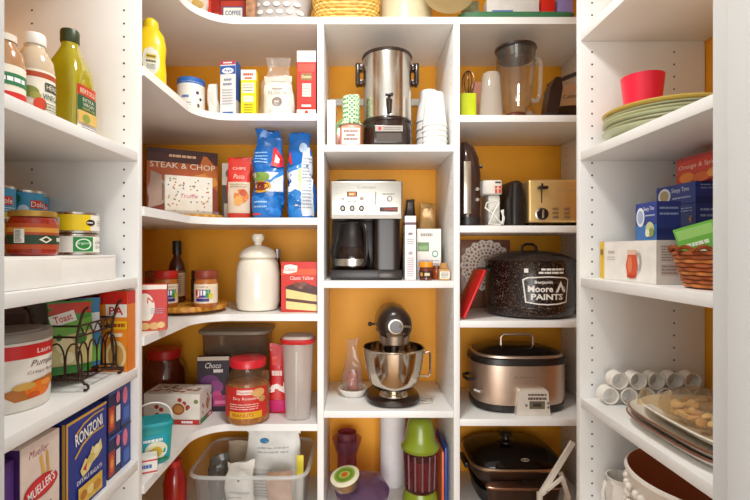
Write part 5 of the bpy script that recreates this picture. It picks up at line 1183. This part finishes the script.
a = Art().lines(.22, .8, .62, .74, 1, '#5a463a', .8, 3).lines(.22, .8, .78, .88, 1, '#5a463a', .7, 4).rect(.26, .28, .74, .58, '#5c5244').rect(.28, .31, .72, .55, '#6e6450').bars(.5, .43, .26, .18, '#2a241c').ell(.16, .42, .04, .06, '#8a7a6a').ell(.84, .5, .04, .05, '#8a7a6a').ell(.84, .34, .04, .05, '#8a7a6a')
m.decal(a, (.012, -ry-.016, 0), (1, 0, 0), (0, 0, 1), pw, p1+.004, cast=False); m.build('control_panel', t)
m = MB(); m.loft([(.05, rx, ry, 3), (H-.002, rx, ry, 3)], sc, 56, False, False); nb, nv = len(m.f), len(m.v)
m.decal(Art().text('Cuisinart', .5, .5, .9, .8, '#8a7460', 0, .01), (-.005, 0, H*.72), (1, 0, 0), (0, 0, 1), .08, .014); prints_only(m, nv, nb).build('lettering', t)
m = MB(); m.loft([(0, .03, .03, 3), (.1, .034, .034, 3), (.13, .036, .036, 3)], steel('#9a7a5c', .3), 32)
t = thing('roaster', 'steel pan with a black lid mostly hidden behind the slow cooker', 'pan', (.757, 1.79, zs+G), 0)
m.build('body', t)
MB().loft([(.1305, .037, .037, 3), (.14, .039, .039, 3), (.155, .03, .03, 2.5)], blackp, 32).build('lid', t)

# --- skillets
zs = zE[4]; Y = 1.692
t = thing('electric_skillet', 'dark electric skillet with a domed glass lid and black knob', 'skillet', (PX(518, 1.6), Y, zs+G), 0)
def z5(py, Y): return ZZ(py, Y) - zs
zr = z5(472, 1.56)
pan = C('#3a261c', .3, .3, .1)
MB().loft([(0, .13, .11, 4), (.05, .14, .12, 4), (.0505, .142, .122, 4)], blackp, 40).build('base', t)
MB().loft([(.051, .12, .1, 4), (zr-.03, .158, .128, 4), (zr-.004, .164, .132, 4)], pan, 44).build('pan', t)
MB().loft([(zr-.0035, .166, .134, 4), (zr+.003, .17, .138, 4), (zr+.008, .166, .134, 4)], steel('#c8a88c', .3), 48).build('rim', t)
MB().loft([(zr+.0085, .162, .13, 4), (zr+.02, .16, .128, 3.8), (zr+.045, .13, .104, 3), (zr+.058, .08, .064, 2.5), (zr+.062, .02, .018, 2)], CLEAR('#4a3428', .5, .06, '#241610'), 48).build('lid', t)
m = MB(); m.at(-.02, -.02, -.0105); m.lathe([(0, zr+.068), (.03, zr+.069), (.03, zr+.075), (.013, zr+.08), (.012, zr+.09), (.022, zr+.096), (.023, zr+.104), (.012, zr+.109), (0, zr+.109)], blackp, 28); m.build('lid_knob', t)
m = MB(); m.at(0, 0, 0); m.loft([(zr+.02, .16, .128, 3.8), (zr+.05, .13, .104, 3)], blackp, 44, False, False); nb, nv = len(m.f), len(m.v)
m.decal(Art().ell(.5, .5, .5, .5, '#a89888').bars(.5, .5, .8, .6, '#4a3a30'), (.015, 0, zr+.03), (1, 0, 0), (0, 0, 1), .03, .009, off=.002); prints_only(m, nv, nb).build('badge', t)
for s_ in (-1, 1):
    m = MB(); m.box(min(s_*.16, s_*.178), max(s_*.16, s_*.178), -.045, .045, zr-.03, zr-.008, blackp, .005, 3); m.build('side_handle', t)
t = thing('griddle_pan', 'bronze rimmed shallow pan in front under the skillet rim', 'pan', (PX(527, 1.5), 1.535, zs+G), 0)
zq = z5(491, 1.5)
MB().loft([(0, .11, .018, 3), (zq-.01, .125, .022, 3), (zq-.006, .125, .022, 3)], pan, 36).build('pan', t)
MB().loft([(zq-.0055, .128, .0245, 3), (zq, .131, .026, 3), (zq+.002, .128, .024, 3)], steel('#b8907a', .3), 36).build('rim', t)
m = MB(); Yh = 1.472
def hp(px, py, Y=Yh): return (PX(px, Y), Y, ZZ(py, Y))
t = thing('folding_rack', 'white metal folding stand leaning out of the lowest end bay', 'stand', (PX(555, Yh), Yh, zs+G), 0)
ox = Vector(t.location)
def arm(a, b, w, nm='arm'):
    A, B = Vector(a)-ox, Vector(b)-ox
    m = MB(); d = (B-A).normalized(); s2 = Vector((d.z, 0, -d.x))*w; q = Vector((0, .0052, 0))
    v = [A+s2-q, A-s2-q, B-s2-q, B+s2-q, A+s2+q, A-s2+q, B-s2+q, B+s2+q]
    m.add([p[:] for p in v], [(0, 1, 2, 3), (7, 6, 5, 4), (0, 4, 5, 1), (1, 5, 6, 2), (2, 6, 7, 3), (3, 7, 4, 0)], C('#e6ddd0', .4), False)
    return m.build(nm, t)
arm(hp(541, 494), hp(573, 442), .008)
arm((PX(541, Yh), Yh+.0112, ZZ(494, Yh)), (PX(541, Yh)-.0, Yh+.0112, zs+.0005), .008, 'leg')
arm((PX(562, Yh), Yh+.0112, ZZ(474, Yh)), (PX(570, Yh), Yh+.0112, ZZ(500, Yh)), .007)
arm((PX(570, Yh), Yh+.0224, ZZ(498, Yh)), (PX(571, Yh), Yh+.0224, zs+.0005), .008, 'leg')
arm((PX(541, Yh), Yh-.011, ZZ(492, Yh)), (PX(562, Yh), Yh-.011, ZZ(475, Yh)), .004, 'brace')
for px, py in ((545, 489), (564, 477)):
    m = MB(); p = Vector(hp(px, py)) - ox; m.ball(p.x, p.y-.02, p.z, .004, .003, .004, C('#8a7a6a', .3, .6), 8, 6); m.build('rivet', t)

t = thing('wire_rack', 'small dark wire rack lying on the bronze rimmed pan', 'rack', (PX(545, 1.535), 1.5355, zE[4] + zq + .0055), 0)
dw = C('#3a281e', .4, .6, .1)
MB().tube([(-.085, -.02, 0), (.05, -.02, 0), (.05, .02, 0), (-.085, .02, 0)], .002, dw, 6, True).build('frame', t)
for k in range(13):
    m = MB(); m.tube([(-.08+.0105*k, -.0195, .0022), (-.08+.0105*k, .0195, .0022)], .0013, dw, 5); m.build('wire', t)
# ================================================================== side unit with plates and tea
RM90 = -PI/2
# --- plates and cup
zs = zR[1]
first = None
cols = ['#c9cba6', '#d2d0ae', '#c3c8a0', '#d6d2b0', '#c8caa4', '#e0c060']
words = ['lowest', 'second from the bottom', 'third from the bottom', 'third from the top', 'second from the top', 'topmost and yellow']
for i in range(6):
    m = MB(); R_ = .122
    m.lathe([(0, .002), (.06, .002), (.062, 0), (.066, 0), (.068, .003), (.095, .008), (R_, .018), (R_+.001, .0205), (R_-.002, .021), (.095, .0115), (.07, .006), (0, .006)], C(cols[i], .3, 0, .03), 56)
    solo(m, 'plate', 'pale green plate, %s of the stack under the pink cup' % words[i] if i < 5 else 'yellow plate topmost of the stack under the pink cup', 'plate', (.702 + .004*math.sin(i*2.1), 1.03 + .004*math.cos(i*1.7), zs + G + i*.0082), 0, 'plates stacked under the pink cup')
m = MB(); m.lathe([(0, .002), (.03, .002), (.033, 0), (.035, .002), (.045, .098), (.0455, .1), (.043, .1), (.033, .005), (0, .004)], C('#f02648', .3, 0, .03), 40)
solo(m, 'cup', 'bright pink plastic cup standing on the stack of plates', 'cup', (.669, 1.055, zs+G+5*.0082+.0078), 0)

# --- tea boxes
zs = zR[2]
a = Art().rect(0, 0, 1, 1, '#efeae2').rect(0, 0, .1, 1, '#e2b82a').rect(.1, 0, 1, 1, '#f0ebe4').ell(.045, .72, .03, .09, '#8a6a2a').bars(.25, .72, .14, .1, '#c9bfb4').lines(.17, .34, .5, .62, 2, '#c9bfb4')
a.poly([(.54, .16), (.52, .4), (.55, .62), (.55, .76), (.7, .76), (.7, .62), (.72, .4), (.7, .16)], '#dc5a34').poly([(.55, .66), (.55, .78), (.7, .78), (.7, .66)], '#e8c0a8').ell(.62, .13, .08, .05, '#c03a1c').ell(.6, .42, .04, .2, '#e8835a').poly([(.7, .7), (.76, .72), (.78, .5), (.76, .3), (.71, .24), (.71, .28), (.745, .34), (.76, .5), (.74, .66), (.7, .66)], '#b8a8a0')
sd = Art().rect(0, 0, 1, 1, '#e6e0d8').rect(.08, .5, .9, .9, '#ddd2c8').lines(.12, .88, .52, .88, 6, '#9a8a80', .4).rect(.1, .2, .6, .45, '#d6c8be').lines(.12, .58, .22, .44, 3, '#a08a80', .4)
m = MB(); w_, d_, h_ = .218, .072, .092
m.box(-w_/2, w_/2, 0, d_, 0, h_, C('#efeae2', .45, 0, .02), .001)
m.decal(a, (0, 0, 0), (1, 0, 0), (0, 0, 1), w_, h_, cast=False); m.decal(sd, (w_/2, d_/2, 0), (0, 1, 0), (0, 0, 1), d_, h_, cast=False)
solo(m, 'pitcher_box', 'long white box printed with a pitcher of red tea and a yellow end', 'box', (.622, 1.042, zs+G), RM90)
def tea(name_label, X, Yc, z, w, h, d, face, rz=RM90, grp='blue tea boxes'):
    return carton('tea_box', name_label, 'box', X, Yc, z, w, h, d, C('#27408e'), face, Art().rect(0, 0, 1, 1, '#2a3f8c').lines(.1, .9, .6, .9, 2, '#9ab0d8').rect(0, 0, 1, .3, '#1f3070'), rz=rz, group=grp)
f1 = Art().rect(0, 0, 1, 1, '#2c3f92').rect(0, 0, 1, .4, '#3f74b8').ell(.25, .62, .2, .26, '#e9ecf2').ell(.25, .62, .14, .18, '#a8b8d8').text('Sleepy Time', .66, .82, .5, .14, '#e6ecf6').lines(.5, .95, .6, .7, 1, '#b8c8e4').ell(.72, .28, .2, .2, '#c8cf9a').ell(.8, .2, .12, .12, '#8a9a4a').ell(.62, .18, .1, .1, '#e4e6d0')
f2 = Art().rect(0, 0, 1, 1, '#243a8a').lines(.08, .92, .78, .92, 2, '#9ab0dc').rect(0, 0, 1, .3, '#2f62b0').lines(.1, .7, .1, .24, 2, '#c0d0ea').poly([(.84, .6), (.92, .7), (.9, .5)], '#d8a048')
f3 = Art().rect(0, 0, 1, 1, '#2a3c90').ell(.22, .5, .17, .4, '#e4e8f0').ell(.22, .5, .12, .28, '#b8a878').text('Sleepy Time', .64, .68, .44, .28, '#e6ecf6').lines(.45, .9, .2, .42, 1, '#a8b8dc')
tea('blue tea box standing on the white pitcher box', .636, .99, zs+.0932, .072, .082, .05, f1)
tea('blue tea box at the foot of the tall stack behind the white pitcher box', .735, 1.037, zs, .122, .088, .09, f2)
tea('blue tea box in the middle of the tall stack behind the white pitcher box', .735, 1.037, zs+.0886, .122, .086, .09, f2)
tea('blue tea box with a round pale emblem, topmost of the tall stack', .733, 1.037, zs+.1752, .126, .046, .1, f3)
a = Art().rect(0, 0, 1, 1, '#d8402c').rect(0, .86, 1, 1, '#b83a30').text('Orange & Spice', .5, .6, .9, .22, '#f6d8c0', .1).rect(0, 0, 1, .36, '#c8341c').ell(.25, .2, .18, .2, '#f08a2a').ell(.6, .14, .2, .18, '#e06a1c').ell(.85, .22, .12, .16, '#f0a040')
carton('tea_box', 'orange red tea box on top of the stack of blue tea boxes', 'box', .742, .98, zs+.2218, .125, .058, .08, C('#d8402c'), a, Art().rect(0, 0, 1, 1, '#c8381f').rect(0, .7, 1, 1, '#e0582c'), rz=RM90)
# wicker basket with packets
t = thing('wicker_basket', 'small round reddish brown wicker basket holding green packets', 'basket', (.685, .83, zs+G), 0)
wk = C('#a8562a', .5, 0, .2, 60)
m = MB(); m.lathe([(0, 0), (.058, 0), (.062, .004), (.085, .07), (.082, .07), (.059, .007), (0, .005)], C('#8a3f1c', .6, 0, .2, 60), 40); m.build('bowl', t)
m = MB()
for q in range(9):
    z = .006+q*.0075; r_ = .0625 + (.0225)*(z/.07)
    m.tube([((r_+.0022*math.sin(12*th+q*PI))*math.cos(th), (r_+.0022*math.sin(12*th+q*PI))*math.sin(th), z) for th in [2*PI*i/72 for i in range(72)]], .0036, wk if q % 3 else C('#c87a3a', .5, 0, .2, 60), 6, True)
m.build('weave', t)
m = MB()
for ph in (0, PI/8, PI/4):
    m.tube([((.0865+.0035*math.cos(16*th+ph*16))*math.cos(th), (.0865+.0035*math.cos(16*th+ph*16))*math.sin(th), .073+.004*math.sin(16*th+ph*16)) for th in [2*PI*i/128 for i in range(128)]], .004, C('#b8622c', .5, 0, .2, 60), 6, True)
m.build('rim', t)
ga = Art().rect(0, 0, 1, 1, '#6ab83a').rect(.05, .75, .95, .95, '#9ad06a').bars(.5, .62, .6, .1, '#e8f4d8').bars(.5, .48, .4, .1, '#e8f4d8').rect(.1, .1, .9, .35, '#3f8a2a').lines(.15, .85, .12, .33, 2, '#cfe8b8')
def packet(label, x, y, z, rz, rx, ry=0):
    m = MB(); m.box(-.033, .033, -.003, .003, 0, .1, C('#5aa832', .35, 0, .06), .002); m.decal(ga, (0, -.003, 0), (1, 0, 0), (0, 0, 1), .066, .1, cast=False)
    solo(m, 'tea_packet', label, 'packet', (x, y, z), rz, 'green packets in the wicker basket', rx, ry)
packet('green tea packet standing tallest in the wicker basket', .692, .835, zs+.04, -.75, -.1, .3)
packet('green tea packet leaning towards the aisle in the wicker basket', .672, .856, zs+.026, -.8, -.1, -.3)
packet('green tea packet low at the back of the wicker basket', .692, .815, zs+.045, -.7, .1, .2)

# --- platters, napkin rings, bag of cones
zs = zR[3]
first = None
def platter(z, sc, dx, label):
    m = MB(); w, l = .124*sc, .17*sc; st_ = C('#efe6d8', .25, 0, .03, 8); rm = C('#7a4a34', .35, 0, .1)
    m.loft([(.0, w*.72, l*.76, 4), (.003, w*.78, l*.8, 4), (.012, w*.9, l*.92, 3.6), (.021, w, l, 3.4), (.0235, w*1.005, l*1.004, 3.4), (.025, w*.985, l*.987, 3.4), (.0145, w*.88, l*.9, 3.6), (.006, w*.76, l*.79, 4)], [st_, st_, st_, rm, rm, st_, st_], 72)
    return solo(m, 'platter', label, 'platter', (.714+dx, .885, z), .0, 'brown-rimmed serving platters')
p0 = platter(zs+G, 1.0, 0, 'cream serving platter with a brown rim at the bottom of the pile')
platter(zs+G+.0125, .985, .002, 'cream serving platter with a brown rim in the middle of the pile')
m = MB(); w, l = .113, .158; st_ = C('#ece2d2', .3, 0, .03, 8)
m.loft([(.0, w*.72, l*.76, 4), (.003, w*.78, l*.8, 4), (.012, w*.9, l*.92, 3.6), (.02, w, l, 3.4), (.0225, w*.985, l*.987, 3.4), (.0145, w*.88, l*.9, 3.6), (.006, w*.76, l*.79, 4)], st_, 72)
solo(m, 'platter', 'plain cream platter on top of the brown-rimmed pile', 'platter', (.73, .885, zs+G+.0262), 0)
zt = zs + .033 + G
t = thing('snack_bag', 'clear bag of tan crisps lying on the pile of platters', 'bag', (.732, .89, zt+.004), 0)
m = MB(); m.loft([(0, .07, .10, 2.5), (.006, .092, .118, 2.4), (.022, .1, .126, 2.3), (.04, .09, .112, 2.2), (.054, .06, .075, 2), (.058, .02, .03, 2)], CLEAR('#faf2e2', .14, .12, '#f0dfc0'), 44); m.crumple(.007, 30, 0, 3)
for i, p in enumerate(m.v):
    if p.z < .001: m.v[i] = Vector((p.x, p.y, .001))
m.build('plastic', t)
m = MB(); rnd = random.Random(12)
for q in range(70):
    a, r_ = rnd.uniform(0, 2*PI), rnd.uniform(0, 1)**.5
    x, y = .078*r_*math.cos(a), .1*r_*math.sin(a); zc = rnd.uniform(.014, .017 + .026*(1-r_*r_))
    m.at(x, y, zc, rnd.uniform(0, 6), rnd.uniform(-.6, .6), rnd.uniform(-.6, .6)); m.ball(0, 0, 0, .014, .01, .006, C(rnd.choice(['#d8b070', '#cfa05c', '#e2c088', '#c89450', '#dcb87c']), .6), 9, 6)
m.build('crisps', t, kind='stuff')
m = MB(); m.at(.02, -.05, 0); m.loft([(.046, .02, .014, 2), (.05, .018, .012, 2)], C('#a83a2a', .4), 20); m.build('price_sticker', t)
m = MB(); m.tube([(-.085, .04, .032), (-.115, .05, .034), (-.14, .05, .042)], [.026, .01, .02], CLEAR('#faf2e2', .2, .12, '#f0dfc0'), 12, flat=.3); m.build('twisted_neck', t)
rings = []
m = MB(); m.lathe([(.0175, -.0145), (.0205, -.0155), (.0215, -.013), (.0205, -.009), (.0202, .009), (.0215, .013), (.0205, .0155), (.0175, .0145), (.017, 0), (.0175, -.0145)], C('#f0e9df', .3, 0, .03), 32)
for i, p in enumerate(m.v): m.v[i] = Vector((p.x, p.z, p.y))
spots = [(.628, 1.128, 0, .1), (.673, 1.125, 0, -.1), (.718, 1.128, 0, .05), (.763, 1.124, 0, 0), (.808, 1.128, 0, .1), (.853, 1.125, 0, -.05), (.6505, 1.127, 1, .0), (.6955, 1.126, 1, .05), (.7405, 1.126, 1, -.05), (.7855, 1.126, 1, 0), (.8305, 1.126, 1, .05)]
nm = ['first', 'second', 'third', 'fourth', 'fifth', 'sixth']
for i, (x, y, lv, rz) in enumerate(spots):
    lab = 'white napkin ring in the %s row, %s from the aisle' % ('lower' if lv == 0 else 'upper', nm[i] if lv == 0 else nm[i-6])
    z = zs + .0216 + G + lv*.0375
    if not rings:
        o = solo(m, 'napkin_ring', lab, 'napkin ring', (x, y, z), 0, 'white napkin rings piled by the end panel'); rings.append(o)
    else: dup(rings[0], (x, y, z), 0, lab)

# --- bowls below
zs = zR[4]
t = thing('mixing_bowl', 'large white embossed bowl with a terracotta inside', 'bowl', (.7285, .93, zs+G), 0)
Hb = E - .470 - zs
ww = C('#eee6dc', .3, 0, .04, 30, .15); tr = C('#cf7648', .35, 0, .06, 6)
R_ = .148
m = MB(); m.lathe([(0, 0), (.075, 0), (.08, .004), (.08, .012), (.11, .05), (.135, Hb*.55), (R_, Hb-.012), (R_+.004, Hb-.006), (R_+.003, Hb), (R_-.002, Hb+.001), (R_-.006, Hb-.008), (.127, Hb*.55), (.1, .05), (0, .014)], [ww]*9 + [tr]*4, 64); m.build('bowl', t)
m = MB()
for i in range(18):
    a = 2*PI*i/18; zc = Hb*.72; rr = .1475
    for q, (da, dz) in enumerate(((0, 0), (.06, .018), (-.06, .018), (.06, -.018), (-.06, -.018))):
        m.ball(rr*math.cos(a+da)-(0), rr*math.sin(a+da), zc+dz, .008, .008, .009, ww, 8, 6)
m.build('embossing', t)
t = thing('gravy_boat', 'small white jug with a looped handle behind the large bowl', 'jug', (.655, 1.112, zs+G), 0)
MB().lathe([(0, 0), (.024, 0), (.026, .003), (.034, .05), (.036, .085), (.032, .105), (.034, .118), (.036, .12), (.033, .12), (.029, .105), (.032, .07), (0, .006)], C('#eee8e0', .3), 40).build('body', t)
m = MB(); m.tube([(-.031, -.01, .105), (-.05, -.016, .115), (-.058, -.018, .09), (-.052, -.016, .055), (-.033, -.01, .045)], .0045, C('#eee8e0', .3), 8); m.build('handle', t)
# ================================================================== long top shelf (only the feet of things show)
zs = zT
a = Art().rect(0, 0, 1, 1, '#b83a2a').rect(.08, .1, .92, .38, '#2b4a8a').rect(.12, .125, .88, .355, '#f1ece2').text('COFFEE', .5, .24, .62, .1, '#2b4a8a', 0, .02).rect(0, .5, 1, .8, '#8a2a1e').ell(.5, .64, .25, .12, '#d8a050')
Y = 1.54
carton('coffee_bag', 'red brown coffee pack with a blue and white label on the top shelf', 'bag', PX(233, Y), Y, zs, .085, .16, .06, C('#b0382a', .35, 0, .1), a)
carton('snack_box', 'deep red pack beside the coffee pack on the top shelf', 'box', PX(213, Y), 1.55, zs, .045, .15, .06, C('#a8241c', .4, 0, .1), Art().rect(0, 0, .3, 1, '#d8402a').rect(.5, .05, .9, .3, '#c8502a'))
m = pouch_mb(.07, .14, .04, C('#eadfd2', .4, 0, .1), .02, .006, 61)
m.decal(Art().rect(.1, .05, .9, .25, '#d8402a').ell(.5, .4, .3, .1, '#c8a03a'), (0, 0, .004), (1, 0, 0), (0, 0, 1), .066, .13, off=.001)
solo(m, 'snack_bag', 'white and red bag at the curved end of the top shelf', 'bag', (PX(193, 1.5), 1.53, zs+G), .6)
t = thing('colander', 'pale grey basin with oval holes on the top shelf', 'colander', (PX(281, 1.6)-.005, 1.62, zs+G), 0)
gy = C('#b4aca8', .4, 0, .04)
m = MB(); m.loft([(0, .088, .06, 3), (.004, .094, .066, 3), (.11, .112, .08, 3), (.112, .115, .083, 3), (.108, .108, .077, 3), (.008, .09, .062, 3)], gy, 48)
a = Art()
for r_ in range(3):
    for q in range(5): a.ell(.14+.18*q+(.05 if r_ % 2 else 0), .16+.26*r_, .06, .08, '#f4efe8')
m.decal(a, (0, 0, .01), (1, 0, 0), (0, 0, 1), .19, .09, off=.0008); m.build('basin', t)
carton('tissue_box', 'brown patterned pack between the coffee pack and the pale colander', 'box', PX(254, 1.55), 1.497, zs, .03, .13, .035, C('#a87a5a', .5, 0, .5, 60), None)
t = thing('wicker_basket', 'long golden wicker basket on the top shelf above the middle bay', 'basket', (PX(346.5, 1.6), 1.625, zs+G), 0)
wg = C('#d8a84a', .5, 0, .2, 60); wd = C('#b8822c', .5, 0, .2, 60)
m = MB(); m.loft([(0, .1, .075, 4), (.1, .115, .088, 4), (.1, .108, .081, 4), (.006, .095, .07, 4)], wd, 48); m.build('bowl', t)
m = MB(); N = 96
for q in range(9):
    z = .006 + q*.0115; g = 1+.13*z/.1
    pts = []
    for i in range(N):
        th = 2*PI*(i+.5)/N; wv = .0028*math.sin(24*th + q*PI)
        pts.append(((.1015*g+wv)*spow(math.cos(th), .5), (.0765*g+wv)*spow(math.sin(th), .5), z))
    m.tube(pts, .0058, wg if q % 2 else C('#e4bc68', .5, 0, .2, 60), 6, True)
m.build('weave', t)
t = thing('stock_pot', 'cream enamel pot on the top shelf beside the wicker basket', 'pot', (PX(407, 1.6), 1.62, zs+G), 0)
MB().lathe([(0, 0), (.085, 0), (.09, .006), (.093, .14), (.096, .145), (.09, .145), (.086, .01), (0, .008)], C('#d2c6a6', .3, 0, .04), 52).build('pot', t)
t = solo(MB().lathe([(0, 0), (.04, 0), (.045, .003), (.06, .012), (.085, .02), (.087, .022), (.084, .023), (.058, .015), (0, .005)], CLEAR('#ddd0ae', .45, .08, '#d8c898'), 40), 'glass_plate', 'pale patterned plate leaning on the cream pot', 'plate', (PX(448, 1.55)-.01, 1.52, zs+.0862), 0)
t.rotation_euler = (math.radians(78), 0, math.radians(0))
X = PX(517, 1.53); tw = SZ(118, 1.53)
t = thing('tray', 'shallow dark green plastic tray on the top shelf above the end bay', 'tray', (X, 1.6, zs+G), 0)
gn = C('#3f7a52', .4, 0, .08)
m = MB(); m.loft([(0, tw*.47, .075, 8), (.003, tw*.48, .078, 8), (.03, tw*.5, .086, 8), (.03, tw*.49, .081, 8), (.006, tw*.465, .072, 8)], gn, 56); m.build('tray', t)
zq = zs + .0072
for nm_, lab, px0, px1, c, yy in (('snack_bag', 'white packet with red marks lying in the green tray', 486, 540, '#e6e2de', 1.575), ('candy_bag', 'bright red packet in the green tray', 541, 556, '#d8281e', 1.57), ('gum_box', 'lilac and blue box in the green tray beside the end panel', 557, 574, '#9a8ac8', 1.57)):
    w_ = SZ(px1-px0, yy)
    a = Art().rect(.1, .1, .5, .6, '#5a7ab8').rect(.6, .2, .9, .5, '#d84a3a') if px0 == 486 else Art().rect(.1, .2, .9, .5, '#e8603a' if px0 == 541 else '#3f52b0')
    carton(nm_, lab, 'packet', PX((px0+px1)/2, yy), yy, zq, w_-.006, .1, .05, C(c, .4, 0, .06), a)
carton('snack_box', 'grey green pack at the open end of the green tray', 'box', PX(472, 1.57), 1.57, zq, .05, .09, .05, C('#8a8a6a', .5, 0, .4, 50), None)
